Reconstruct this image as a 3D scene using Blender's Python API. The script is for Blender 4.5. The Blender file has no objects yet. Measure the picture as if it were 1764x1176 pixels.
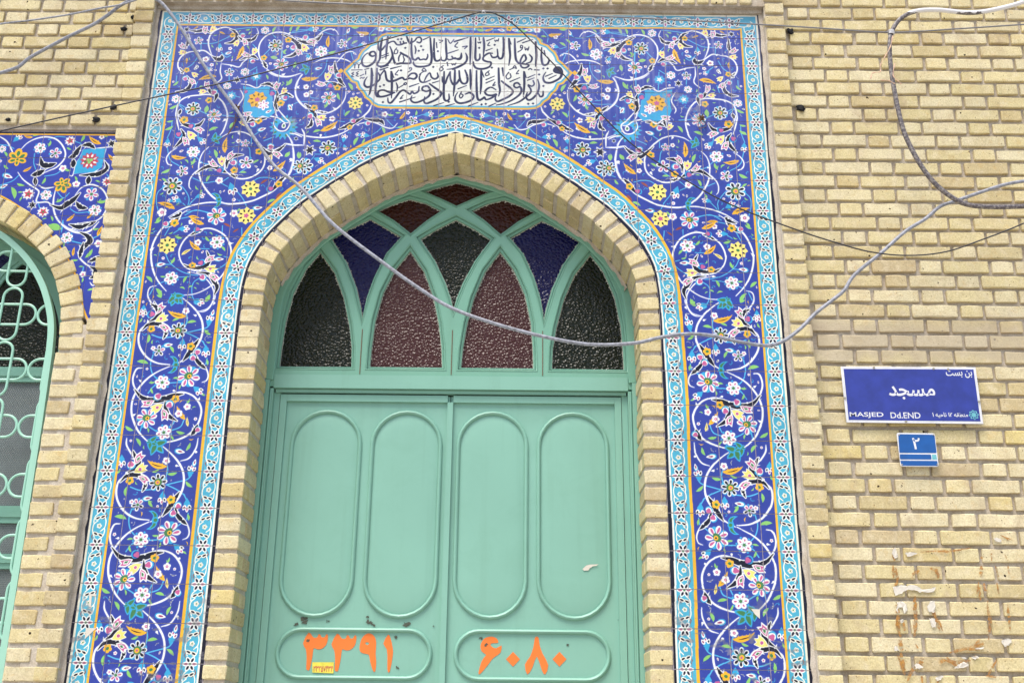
import bpy, bmesh, math, random
import numpy as np
from mathutils import Vector, Matrix
random.seed(7)
rng = np.random.default_rng(7)
SC = bpy.context.scene
COL = SC.collection

# ------------------------------------------------------------------ camera
F_PX, YAW, PIT, ROL = 1867.507, -0.004934, 0.347900, 0.0110656
CAM = np.array([0.2882, -4.31938, 1.60697])
cyw, syw, cp, sp, cr, sr = math.cos(YAW), math.sin(YAW), math.cos(PIT), math.sin(PIT), math.cos(ROL), math.sin(ROL)
FWD = np.array([syw*cp, cyw*cp, sp]); _r0 = np.array([cyw, -syw, 0.0]); _u0 = np.cross(_r0, FWD)
RGT = cr*_r0 + sr*_u0; UPV = -sr*_r0 + cr*_u0
cd = bpy.data.cameras.new('camera'); cam = bpy.data.objects.new('camera', cd); COL.objects.link(cam)
cam.matrix_world = Matrix(((RGT[0], UPV[0], -FWD[0], CAM[0]), (RGT[1], UPV[1], -FWD[1], CAM[1]), (RGT[2], UPV[2], -FWD[2], CAM[2]), (0, 0, 0, 1)))
cd.sensor_fit = 'HORIZONTAL'; cd.sensor_width = 36.0; cd.lens = F_PX/1764*36.0
cd.clip_start = 0.05; cd.clip_end = 500
SC.camera = cam

# ------------------------------------------------------------------ light
SUN_EL, SUN_AZ = 64, 30         # degrees; azimuth measured from the street side towards the left of the door
w = bpy.data.worlds.new('World'); SC.world = w; w.use_nodes = True
nt = w.node_tree; bg = nt.nodes['Background']
sky = nt.nodes.new('ShaderNodeTexSky'); sky.sky_type = 'NISHITA'; sky.sun_disc = False
sky.sun_elevation = math.radians(SUN_EL); sky.sun_rotation = math.radians(180 + SUN_AZ)
sky.dust_density = 3.0; sky.air_density = 1.0
nt.links.new(sky.outputs[0], bg.inputs[0]); bg.inputs[1].default_value = 0.12
sd = bpy.data.lights.new('sun', 'SUN'); sun = bpy.data.objects.new('sun', sd); COL.objects.link(sun)
sd.energy = 2.4; sd.angle = math.radians(30); sd.color = (1.0, 0.95, 0.86)
_el, _az = math.radians(SUN_EL), math.radians(SUN_AZ)
sdir = Vector((-math.sin(_az)*math.cos(_el), -math.cos(_az)*math.cos(_el), math.sin(_el)))
sun.rotation_euler = sdir.to_track_quat('Z', 'Y').to_euler(); sun.location = sdir*20
SC.view_settings.view_transform = 'Standard'; SC.view_settings.look = 'None'
SC.view_settings.gamma = 1; SC.view_settings.use_curve_mapping = False
SC.view_settings.exposure = 0.88

# ------------------------------------------------------------------ helpers
def W(px, py, Y=0.0):
    """photo pixel -> (X, Z) where its ray meets the vertical plane at depth Y"""
    d = FWD*F_PX + RGT*(px-882) - UPV*(py-588)
    t = (Y-CAM[1])/d[1]
    return (CAM[0]+t*d[0], CAM[2]+t*d[2])
def tag(o, label=None, cat=None, group=None, kind=None):
    if label: o['label'] = label
    if cat: o['category'] = cat
    if group: o['group'] = group
    if kind: o['kind'] = kind
    return o
def empty(name, loc=(0, 0, 0)):
    o = bpy.data.objects.new(name, None); COL.objects.link(o); o.location = loc; o.empty_display_size = .05
    return o
def link(name, me, parent=None, loc=None, rot=None):
    o = bpy.data.objects.new(name, me); COL.objects.link(o)
    if parent is not None:
        o.parent = parent
        if loc is not None: o.location = Vector(loc)-parent.location
        else: o.location = -parent.location
    elif loc is not None: o.location = loc
    if rot is not None: o.rotation_euler = rot
    return o
class MB:
    def __init__(s): s.v = []; s.f = []; s.uv = None
    def box(s, x0, x1, y0, y1, z0, z1):
        b = len(s.v)
        s.v += [(x0,y0,z0),(x1,y0,z0),(x1,y1,z0),(x0,y1,z0),(x0,y0,z1),(x1,y0,z1),(x1,y1,z1),(x0,y1,z1)]
        s.f += [tuple(b+i for i in q) for q in ((3,2,1,0),(4,5,6,7),(0,1,5,4),(1,2,6,5),(2,3,7,6),(3,0,4,7))]
        return s
    def prism(s, pts, y0, y1):
        """polygon in XZ (any winding) extruded from y0 (front) to y1"""
        a = sum(pts[i][0]*pts[(i+1) % len(pts)][1]-pts[(i+1) % len(pts)][0]*pts[i][1] for i in range(len(pts)))
        if a < 0: pts = pts[::-1]
        b = len(s.v); n = len(pts)
        s.v += [(x, y0, z) for x, z in pts]+[(x, y1, z) for x, z in pts]
        s.f += [tuple(range(b, b+n)), tuple(range(b+2*n-1, b+n-1, -1))]
        s.f += [(b+i, b+n+i, b+n+(i+1) % n, b+(i+1) % n) for i in range(n)]
        return s
    def sweep(s, path, prof, closed=False, ends=True):
        """profile [(offset to the path's left, y)] swept along a path in XZ"""
        n = len(path); N = normals(path, closed); b = len(s.v); m = len(prof)
        for i in range(n):
            for o, y in prof: s.v.append((path[i][0]+N[i][0]*o, y, path[i][1]+N[i][1]*o))
        for i in range(n if closed else n-1):
            j = (i+1) % n
            for k in range(m):
                l = (k+1) % m
                s.f.append((b+i*m+k, b+i*m+l, b+j*m+l, b+j*m+k))
        if not closed and ends:
            s.f.append(tuple(b+k for k in range(m))[::-1]); s.f.append(tuple(b+(n-1)*m+k for k in range(m)))
        return s
    def tube(s, pts, r, seg=8, closed=False):
        b = len(s.v); n = len(pts); P = [Vector(p) for p in pts]
        R = r if hasattr(r, '__len__') else [r]*n
        for i in range(n):
            t = (P[(i+1) % n]-P[i-1]) if closed else (P[min(i+1, n-1)]-P[max(i-1, 0)])
            t.normalize(); a = t.orthogonal() if abs(t.y) > .95 else t.cross(Vector((0, 1, 0)))
            a.normalize(); c = t.cross(a)
            for k in range(seg):
                q = P[i]+(a*math.cos(2*math.pi*k/seg)+c*math.sin(2*math.pi*k/seg))*R[i]
                s.v.append(tuple(q))
        for i in range(n if closed else n-1):
            j = (i+1) % n
            for k in range(seg):
                l = (k+1) % seg
                s.f.append((b+i*seg+k, b+i*seg+l, b+j*seg+l, b+j*seg+k))
        if not closed:
            s.f.append(tuple(b+k for k in range(seg))[::-1]); s.f.append(tuple(b+(n-1)*seg+k for k in range(seg)))
        return s
    def mesh(s, name, mat, smooth=False, fix=True):
        me = bpy.data.meshes.new(name); me.from_pydata(s.v, [], s.f)
        if fix:
            bm = bmesh.new(); bm.from_mesh(me); bmesh.ops.recalc_face_normals(bm, faces=bm.faces); bm.to_mesh(me); bm.free()
        me.materials.append(mat)
        if smooth:
            me.polygons.foreach_set('use_smooth', [True]*len(me.polygons))
            me.set_sharp_from_angle(angle=math.radians(35))
        me.update(); return me
    def build(s, name, mat, parent=None, smooth=False):
        return link(name, s.mesh(name, mat, smooth), parent)
def normals(path, closed=False):
    n = len(path); out = []
    for i in range(n):
        if closed: a, b, c = path[i-1], path[i], path[(i+1) % n]
        else: a, b, c = path[max(i-1, 0)], path[i], path[min(i+1, n-1)]
        def nn(p, q):
            dx, dz = q[0]-p[0], q[1]-p[1]; l = math.hypot(dx, dz) or 1
            return (-dz/l, dx/l, l if math.hypot(dx, dz) > 1e-9 else 0)
        u, v = nn(a, b), nn(b, c)
        if u[2] == 0: u = v
        if v[2] == 0: v = u
        x, z = u[0]+v[0], u[1]+v[1]; l = math.hypot(x, z) or 1
        x, z = x/l, z/l; k = 1/max(.45, x*u[0]+z*u[1])
        out.append((x*k, z*k))
    return out
def offset(path, d, closed=False):
    return [(p[0]+n[0]*d, p[1]+n[1]*d) for p, n in zip(path, normals(path, closed))]
def cr_spline(pts, k=8, closed=False):
    P = [np.array(p, float) for p in pts]; n = len(P); out = []
    if n < 3: return [tuple(P[0]*(1-t)+P[-1]*t) for t in np.linspace(0, 1, k+1)]
    for i in range(n if closed else n-1):
        p1, p2 = P[i], P[(i+1) % n]
        p0 = P[i-1] if (closed or i > 0) else 2*p1-p2
        p3 = P[(i+2) % n] if (closed or i+2 < n) else 2*p2-p1
        for j in range(k):
            t = j/k
            out.append(tuple(.5*((2*p1)+(-p0+p2)*t+(2*p0-5*p1+4*p2-p3)*t*t+(-p0+3*p1-3*p2+p3)*t**3)))
    if not closed: out.append(tuple(P[-1]))
    return out
def resample(path, step):
    P = np.array(path); d = np.r_[0, np.cumsum(np.hypot(*np.diff(P, axis=0).T))]
    n = max(1, round(d[-1]/step)); s = np.linspace(0, d[-1], n+1)
    return [(float(np.interp(t, d, P[:, 0])), float(np.interp(t, d, P[:, 1]))) for t in s]
def plate(name, loops, y_front, thick, bev, mat, parent=None, smooth=False):
    """flat board in XZ with holes, front face at y_front, bevelled front edge"""
    cu = bpy.data.curves.new('tmp', 'CURVE'); cu.dimensions = '2D'; cu.fill_mode = 'BOTH'
    cu.extrude = thick/2-bev; cu.bevel_depth = bev; cu.bevel_resolution = 1; cu.offset = -bev
    for lp in loops:
        sp_ = cu.splines.new('POLY'); sp_.points.add(len(lp)-1)
        for i, (x, z) in enumerate(lp): sp_.points[i].co = (x, z, 0, 1)
        sp_.use_cyclic_u = True
    o = bpy.data.objects.new('tmp', cu); COL.objects.link(o)
    dg = bpy.context.evaluated_depsgraph_get(); me = bpy.data.meshes.new_from_object(o.evaluated_get(dg))
    bpy.data.objects.remove(o); bpy.data.curves.remove(cu)
    me.transform(Matrix(((1,0,0,0),(0,0,-1,y_front+thick/2),(0,1,0,0),(0,0,0,1))))
    me.name = name; me.materials.clear(); me.materials.append(mat); me.update()
    return link(name, me, parent)

# ------------------------------------------------------------------ materials
def lin(c):
    c = np.array(c)/255.0
    return tuple(float(x) for x in np.where(c <= .04045, c/12.92, ((c+.055)/1.055)**2.4))
EXP = 1.22     # the photograph is exposed bright: true albedo is darker than the pixels
def alb(c, k=EXP): return tuple(x/k for x in lin(c))+(1.0,)
class NM:
    def __init__(s, name, rough=.6, spec=.3):
        s.m = bpy.data.materials.new(name); s.m.use_nodes = True; s.t = s.m.node_tree
        s.b = s.t.nodes['Principled BSDF']; s.b.inputs['Roughness'].default_value = rough
        s.b.inputs['Specular IOR Level'].default_value = spec
    def n(s, ty, **kw):
        o = s.t.nodes.new(ty)
        for k, v in kw.items():
            if k in o.inputs: o.inputs[k].default_value = v
            else: setattr(o, k, v)
        return o
    def l(s, a, b): s.t.links.new(a, b)
    def coord(s, kind='Object'): return s.n('ShaderNodeTexCoord').outputs[kind]
    def world(s): return s.n('ShaderNodeNewGeometry').outputs['Position']
    def noise(s, vec, scale, detail=4, rough=.55, dist=0.0):
        o = s.n('ShaderNodeTexNoise'); o.inputs['Scale'].default_value = scale; o.inputs['Detail'].default_value = detail
        o.inputs['Roughness'].default_value = rough; o.inputs['Distortion'].default_value = dist
        if vec is not None: s.l(vec, o.inputs['Vector'])
        return o.outputs['Fac']
    def ramp(s, fac, stops, interp='LINEAR'):
        o = s.n('ShaderNodeValToRGB'); o.color_ramp.interpolation = interp; e = o.color_ramp.elements
        while len(e) < len(stops): e.new(.5)
        for i, (p, c) in enumerate(stops):
            e[i].position = p; e[i].color = c if hasattr(c, '__len__') else (c, c, c, 1)
        s.l(fac, o.inputs[0]); return o.outputs[0]
    def mix(s, fac, a, b, mode='MIX'):
        o = s.n('ShaderNodeMix', data_type='RGBA', blend_type=mode)
        for k, v in ((0, fac), (6, a), (7, b)):
            if hasattr(v, 'is_output') or isinstance(v, bpy.types.NodeSocket): s.l(v, o.inputs[k])
            else: o.inputs[k].default_value = v
        return o.outputs[2]
    def math(s, op, a, b=0.0, c=None):
        o = s.n('ShaderNodeMath', operation=op)
        for k, v in enumerate((a, b) if c is None else (a, b, c)):
            if isinstance(v, bpy.types.NodeSocket): s.l(v, o.inputs[k])
            else: o.inputs[k].default_value = v
        return o.outputs[0]
    def bump(s, h, strength=.3, dist=.002, nrm=None):
        o = s.n('ShaderNodeBump'); o.inputs['Strength'].default_value = strength; o.inputs['Distance'].default_value = dist
        s.l(h, o.inputs['Height'])
        if nrm is not None: s.l(nrm, o.inputs['Normal'])
        return o.outputs[0]
    def out(s, col=None, nrm=None, rough=None):
        if col is not None:
            if isinstance(col, bpy.types.NodeSocket): s.l(col, s.b.inputs['Base Color'])
            else: s.b.inputs['Base Color'].default_value = col
        if nrm is not None: s.l(nrm, s.b.inputs['Normal'])
        if rough is not None: s.l(rough, s.b.inputs['Roughness'])
        return s.m
def mat_brick(name='brick_clay', tones=((226,215,174),(217,206,162),(230,222,190),(217,208,176)), dirty=.35):
    q = NM(name, .92, .15); oi = q.n('ShaderNodeObjectInfo').outputs['Random']; pos = q.world()
    c = q.ramp(oi, [(0, alb(tones[0])), (.3, alb(tones[1])), (.5, alb(tones[2])), (.7, alb(tones[3])), (.86, alb((206,194,150))), (.93, alb((200,186,154))), (1, alb((221,206,148)))])
    big = q.noise(pos, 9, 3); c = q.mix(q.ramp(big, [(.45, 0.0), (.72, dirty)]), c, alb((192,172,128)))
    pale = q.noise(pos, 21, 4, .6); c = q.mix(q.ramp(pale, [(.5, 0.0), (.7, .5)]), c, alb((236,226,200)))
    fine = q.noise(pos, 160, 5, .7); c = q.mix(.42, c, q.ramp(fine, [(.3, alb((150,128,88), .9)), (.6, alb((255,250,235), .85))]), 'MULTIPLY')
    v = q.n('ShaderNodeTexVoronoi'); v.inputs['Scale'].default_value = 62; q.l(pos, v.inputs['Vector'])
    msk = q.math('MULTIPLY', q.math('LESS_THAN', v.outputs['Distance'], .12), q.math('GREATER_THAN', q.noise(pos, 23, 2), .52))
    c = q.mix(msk, c, alb((92,70,48)))
    st = q.noise(pos, 4.2, 5, .65, 1.2); c = q.mix(q.ramp(st, [(.54, 0.0), (.72, .5)]), c, alb((172,150,124)))
    soot = q.n('ShaderNodeTexVoronoi'); soot.inputs['Scale'].default_value = 24; q.l(pos, soot.inputs['Vector'])
    c = q.mix(q.math('MULTIPLY', q.math('LESS_THAN', soot.outputs['Distance'], .13), q.math('GREATER_THAN', q.noise(pos, 31, 2), .6)), c, alb((58,46,36)))
    yl = q.noise(pos, 34, 4, .6, .8); c = q.mix(q.ramp(yl, [(.56, 0.0), (.7, .3)]), c, alb((206,168,100)))
    mp_ = q.n('ShaderNodeMapping'); mp_.inputs['Scale'].default_value = (9, 9, .8); q.l(pos, mp_.inputs[0])
    c = q.mix(q.ramp(q.noise(mp_.outputs[0], 1, 5, .6), [(.55, 0.0), (.75, .42)]), c, alb((184,170,146)))
    sp3 = q.n('ShaderNodeSeparateXYZ'); q.l(pos, sp3.inputs[0]); zz = q.math('ADD', sp3.outputs[2], q.math('MULTIPLY', q.noise(pos, 5, 3), .16))
    band = q.math('MULTIPLY', q.math('MULTIPLY', q.ramp(q.math('SUBTRACT', zz, 3.14), [(.02, 0.0), (.07, 1.0), (.20, 1.0), (.27, 0.0)]), q.math('GREATER_THAN', sp3.outputs[0], 1.52)), .62)
    c = q.mix(band, c, alb((186,172,152)))
    h = q.math('ADD', q.noise(pos, 90, 6, .7), q.math('MULTIPLY', msk, -1.6)); h = q.math('ADD', h, q.math('MULTIPLY', q.noise(pos, 22, 3), 1.3))
    return q.out(c, q.bump(h, .55, .0035))
def mat_mortar(name='mortar_grey', a=(178,164,144), b=(214,205,192)):
    q = NM(name, .95, .1); pos = q.world()
    c = q.ramp(q.noise(pos, 14, 5, .65), [(.3, alb(a)), (.7, alb(b))])
    c = q.mix(.4, c, q.ramp(q.noise(pos, 180, 3), [(.3, (.35,.3,.25,1)), (.65, (1,1,1,1))]), 'MULTIPLY')
    return q.out(c, q.bump(q.noise(pos, 60, 6, .7), .8, .004))
def mat_paint(name, col, rough=.38, dirt=.25, spec=.4):
    q = NM(name, rough, spec); pos = q.world()
    c = q.mix(q.ramp(q.noise(pos, 2.3, 4), [(.35, 0.0), (.7, .35)]), alb(col), alb(tuple(max(0, x*.93) for x in col)))
    m = q.n('ShaderNodeMapping'); m.inputs['Scale'].default_value = (22, 22, 1.3); q.l(pos, m.inputs[0])
    c = q.mix(q.ramp(q.noise(m.outputs[0], 1, 4), [(.55, 0.0), (.8, dirt)]), c, alb((col[0]*.82, col[1]*.82, col[2]*.78)))
    gr = q.noise(pos, 6, 6, .7, .6); c = q.mix(q.ramp(gr, [(.5, 0.0), (.72, dirt*.8)]), c, alb((col[0]*.86, col[1]*.88, col[2]*.84)))
    chip = q.noise(pos, 38, 5, .7); c = q.mix(q.ramp(chip, [(.745, 0.0), (.76, .75)]), c, alb((96,92,84)))
    return q.out(c, q.bump(q.math('ADD', q.noise(pos, 240, 2), q.math('MULTIPLY', q.noise(pos, 7, 3), 3)), .12, .0015))
def mat_plain(name, col, rough=.6, spec=.3, var=.12, scale=60):
    q = NM(name, rough, spec)
    return q.out(q.mix(q.ramp(q.noise(q.world(), scale, 4), [(.35, 0.0), (.75, 1.0)]), alb(col), alb(tuple(x*(1-var) for x in col))))
def mat_glass(name, dark, light, scale=78, tint=.25):
    """hammered, coloured, seen against a dark room"""
    q = NM(name, .21, .25); pos = q.world()
    mp = q.n('ShaderNodeMapping'); mp.inputs['Scale'].default_value = (1, 1, 1.25); q.l(pos, mp.inputs[0])
    wob = q.n('ShaderNodeVectorMath', operation='MULTIPLY_ADD'); nz = q.n('ShaderNodeTexNoise'); nz.inputs['Scale'].default_value = 45
    q.l(mp.outputs[0], nz.inputs['Vector']); q.l(nz.outputs['Color'], wob.inputs[0]); wob.inputs[1].default_value = (.011,)*3; q.l(mp.outputs[0], wob.inputs[2])
    v = q.n('ShaderNodeTexVoronoi'); v.feature = 'SMOOTH_F1'; v.inputs['Scale'].default_value = scale; v.inputs['Smoothness'].default_value = .35
    q.l(wob.outputs[0], v.inputs['Vector'])
    d = v.outputs['Distance']
    big = q.noise(pos, 5, 3)
    c = q.mix(q.ramp(big, [(.35, 0.0), (.75, tint)]), lin(dark)+(1,), lin(light)+(1,))
    sp_ = q.noise(pos, 130, 2, .4); c = q.mix(q.math('GREATER_THAN', sp_, .86), c, (.5,.5,.46,1))  # pale flecks paint sparkle into the glass colour
    return q.out(c, q.bump(q.math('MULTIPLY', d, -1.0), .85, .0058))
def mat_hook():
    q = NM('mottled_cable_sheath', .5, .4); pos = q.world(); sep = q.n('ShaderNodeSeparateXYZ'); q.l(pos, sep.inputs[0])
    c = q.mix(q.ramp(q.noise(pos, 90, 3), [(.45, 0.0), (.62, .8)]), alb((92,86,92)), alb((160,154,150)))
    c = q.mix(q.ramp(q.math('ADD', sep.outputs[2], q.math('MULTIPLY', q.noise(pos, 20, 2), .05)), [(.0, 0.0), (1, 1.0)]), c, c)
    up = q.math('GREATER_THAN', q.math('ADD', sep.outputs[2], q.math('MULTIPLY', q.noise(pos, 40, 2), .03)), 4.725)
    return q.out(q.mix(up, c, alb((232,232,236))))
def mat_glue():
    q = NM('dried_glue', .55, .3); pos = q.world()
    c = q.mix(q.ramp(q.noise(pos, 60, 4), [(.35, 0.0), (.7, 1.0)]), alb((196,142,66)), alb((150,104,62)))
    a = q.ramp(q.noise(pos, 75, 5, .7), [(.38, .12), (.56, .85)]); q.l(a, q.b.inputs['Alpha']); return q.out(c)
M = {}
M['brick'] = mat_brick()
M['brick_side'] = mat_brick('brick_warm', ((220,204,160),(212,194,148),(226,212,172),(206,190,150)), .2)
M['mortar'] = mat_mortar(); M['mortar_pale'] = mat_mortar('mortar_pale', (196,184,166), (226,219,208))
M['green'] = mat_paint('green_gloss_paint', (136,188,170))
M['green_dark'] = mat_paint('green_transom_paint', (126,180,158), .32)
M['mint'] = mat_paint('mint_grille_paint', (166,218,198), .35, .15)
M['g_green'] = mat_glass('glass_dark_green', (14,20,8), (32,40,24))
M['g_blue'] = mat_glass('glass_dark_blue', (9,9,62), (26,26,78))
M['g_brown'] = mat_glass('glass_brown_violet', (62,34,34), (84,52,50), 80)
M['g_red'] = mat_glass('glass_dark_red', (48,14,6), (62,26,16), 66)
M['putty'] = mat_plain('white_putty', (214,212,200), .8, .2, .25, 200)
M['rust'] = mat_plain('rust_brown', (136,108,88), .9, .1, .4, 150)
M['cable'] = mat_plain('grey_cable_sheath', (164,168,182), .5, .4, .35, 70)
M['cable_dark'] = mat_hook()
M['wire'] = mat_plain('black_wire', (52,52,60), .5, .4)
M['steel'] = mat_plain('steel_strand', (132,132,138), .45, .5)
M['black'] = mat_plain('charred_black', (22,22,26), .8, .3)
M['white'] = mat_plain('white_enamel', (232,234,240), .35, .5, .08, 25)
M['sign_blue'] = mat_plain('blue_enamel', (52,66,162), .35, .5, .16, 18)
M['plaque_blue'] = mat_plain('mid_blue_enamel', (24,92,170), .35, .5, .1, 25)
M['pale_teal'] = mat_plain('pale_teal_print', (120,200,210), .4, .4)
M['orange'] = mat_plain('orange_vinyl', (250,130,58), .45, .3, .03, 9)
M['yellow'] = mat_plain('yellow_sticker_paper', (248,236,96), .6, .2)
M['magenta'] = mat_plain('magenta_print', (214,28,98), .6, .2)
M['paper'] = mat_plain('torn_white_paper', (226,220,208), .9, .1, .06)
M['glue'] = mat_plain('dried_brown_glue', (178,128,66), .6, .3, .25, 120)
M['glue_thin'] = mat_glue()
M['scuff'] = mat_plain('scraped_bare_metal', (98,104,92), .8, .2, .3, 150)
M['grout'] = mat_plain('tile_grout', (188,178,184), .9, .1, .25, 60)
M['ground'] = mat_plain('pale_paving', (214,206,192), .95, .1, .15, 8)
M['plinth'] = mat_plain('stone_plinth', (196,188,172), .85, .2, .2, 12)
M['brass'] = mat_plain('screw_metal', (170,165,150), .35, .6)
M['room'] = mat_plain('dark_room', (30,28,26), .95, .05)
M['flesh'] = mat_plain('pale_tape', (232,196,170), .8, .2)
# ------------------------------------------------------------------ painted glaze (computed here, pixel by pixel, from drawn motifs)
CV0 = (-1.45, 1.45, 1.2, 4.84); CV1 = (-3.0, -1.5, 3.2, 4.2)
class Canvas:
    def __init__(s, x0, x1, z0, z1, px, bg):
        s.x0, s.x1, s.z0, s.z1, s.px = x0, x1, z0, z1, px
        s.W, s.H = int(round((x1-x0)/px)), int(round((z1-z0)/px))
        s.a = np.empty((s.H, s.W, 3), np.float32); s.a[:] = np.array(bg, np.float32)/255
    def win(s, P, pad):
        x, z = P[:, 0], P[:, 1]
        i0 = max(0, int((x.min()-pad-s.x0)/s.px)); i1 = min(s.W, int((x.max()+pad-s.x0)/s.px)+2)
        j0 = max(0, int((z.min()-pad-s.z0)/s.px)); j1 = min(s.H, int((z.max()+pad-s.z0)/s.px)+2)
        if i1 <= i0 or j1 <= j0: return None
        X = (s.x0+(np.arange(i0, i1)+.5)*s.px)[None, :]; Z = (s.z0+(np.arange(j0, j1)+.5)*s.px)[:, None]
        return i0, i1, j0, j1, X, Z
    def blend(s, w, cov, col):
        i0, i1, j0, j1 = w; v = s.a[j0:j1, i0:i1]; c = np.array(col, np.float32)/255
        v += (c-v)*cov[..., None].astype(np.float32)
    def fill(s, pts, col, alpha=1.0, grow=0.0):
        P = np.asarray(pts, float); g = s.win(P, s.px*1.5+abs(grow))
        if g is None: return
        i0, i1, j0, j1, X, Z = g; inside = np.zeros((j1-j0, i1-i0), bool); d2 = np.full((j1-j0, i1-i0), 1e9)
        n = len(P)
        for k in range(n):
            ax, az = P[k]; bx, bz = P[(k+1) % n]; ex, ez = bx-ax, bz-az; L = ex*ex+ez*ez+1e-12
            t = np.clip(((X-ax)*ex+(Z-az)*ez)/L, 0, 1); dx = X-ax-t*ex; dz = Z-az-t*ez
            np.minimum(d2, dx*dx+dz*dz, out=d2)
            if abs(ez) > 1e-12:
                c = ((az > Z) != (bz > Z)) & (X < ex*(Z-az)/ez+ax); inside ^= c
        sd = np.sqrt(d2); sd = np.where(inside, sd, -sd)+grow
        s.blend((i0, i1, j0, j1), np.clip(sd/s.px+.5, 0, 1)*alpha, col)
    def big(s, pts, col):      # large polygon, scanline even-odd (no smooth edge)
        P = np.asarray(pts, float); z = s.z0+(np.arange(s.H)+.5)*s.px; n = len(P); c = np.array(col, np.float32)/255
        for j in range(s.H):
            xs = []
            for k in range(n):
                a, b = P[k], P[(k+1) % n]
                if (a[1] > z[j]) != (b[1] > z[j]): xs.append(a[0]+(z[j]-a[1])*(b[0]-a[0])/(b[1]-a[1]))
            xs.sort()
            for q in range(0, len(xs)-1, 2):
                u = int(max(0, (xs[q]-s.x0)/s.px)); v = int(min(s.W, max(0, (xs[q+1]-s.x0)/s.px))); s.a[j, u:v] = c
    def stroke(s, pts, wd, col, alpha=1.0, soft=0.0, add=0.0):
        P = np.asarray(pts, float); n = len(P); Wd = np.interp(np.linspace(0, 1, n), np.linspace(0, 1, len(wd)), wd) if hasattr(wd, '__len__') else np.full(n, wd)
        Wd = Wd*.5+add; g = s.win(P, Wd.max()+s.px*2+soft)
        if g is None: return
        I0, I1, J0, J1 = g[:4]; cov = np.zeros((J1-J0, I1-I0))
        for k in range(n-1):
            h = s.win(P[k:k+2], max(Wd[k], Wd[k+1])+s.px*1.5+soft)
            if h is None: continue
            i0, i1, j0, j1, X, Z = h; ax, az = P[k]; ex, ez = P[k+1]-P[k]; L = ex*ex+ez*ez+1e-12
            t = np.clip(((X-ax)*ex+(Z-az)*ez)/L, 0, 1); d = np.hypot(X-ax-t*ex, Z-az-t*ez)-(Wd[k]+(Wd[k+1]-Wd[k])*t)
            v = cov[j0-J0:j1-J0, i0-I0:i1-I0]; np.maximum(v, np.clip(.5-d/(s.px+soft), 0, 1), out=v)
        s.blend((I0, I1, J0, J1), cov*alpha, col)
C_BLUE=(50,66,156); C_HALO=(100,116,206); WHT=(240,243,240); BLK=(22,24,40); CYAN=(56,166,216); CYL=(78,174,204); OCH=(244,184,50); YEL=(246,228,128); GRN=(66,126,76); LGR=(140,204,110); PNK=(196,96,148); PKD=(150,62,104); RED=(146,72,58)
def frame_tf(ox, oy, s_):
    return lambda x, y: W(ox+x/s_, oy+y/s_)
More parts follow.
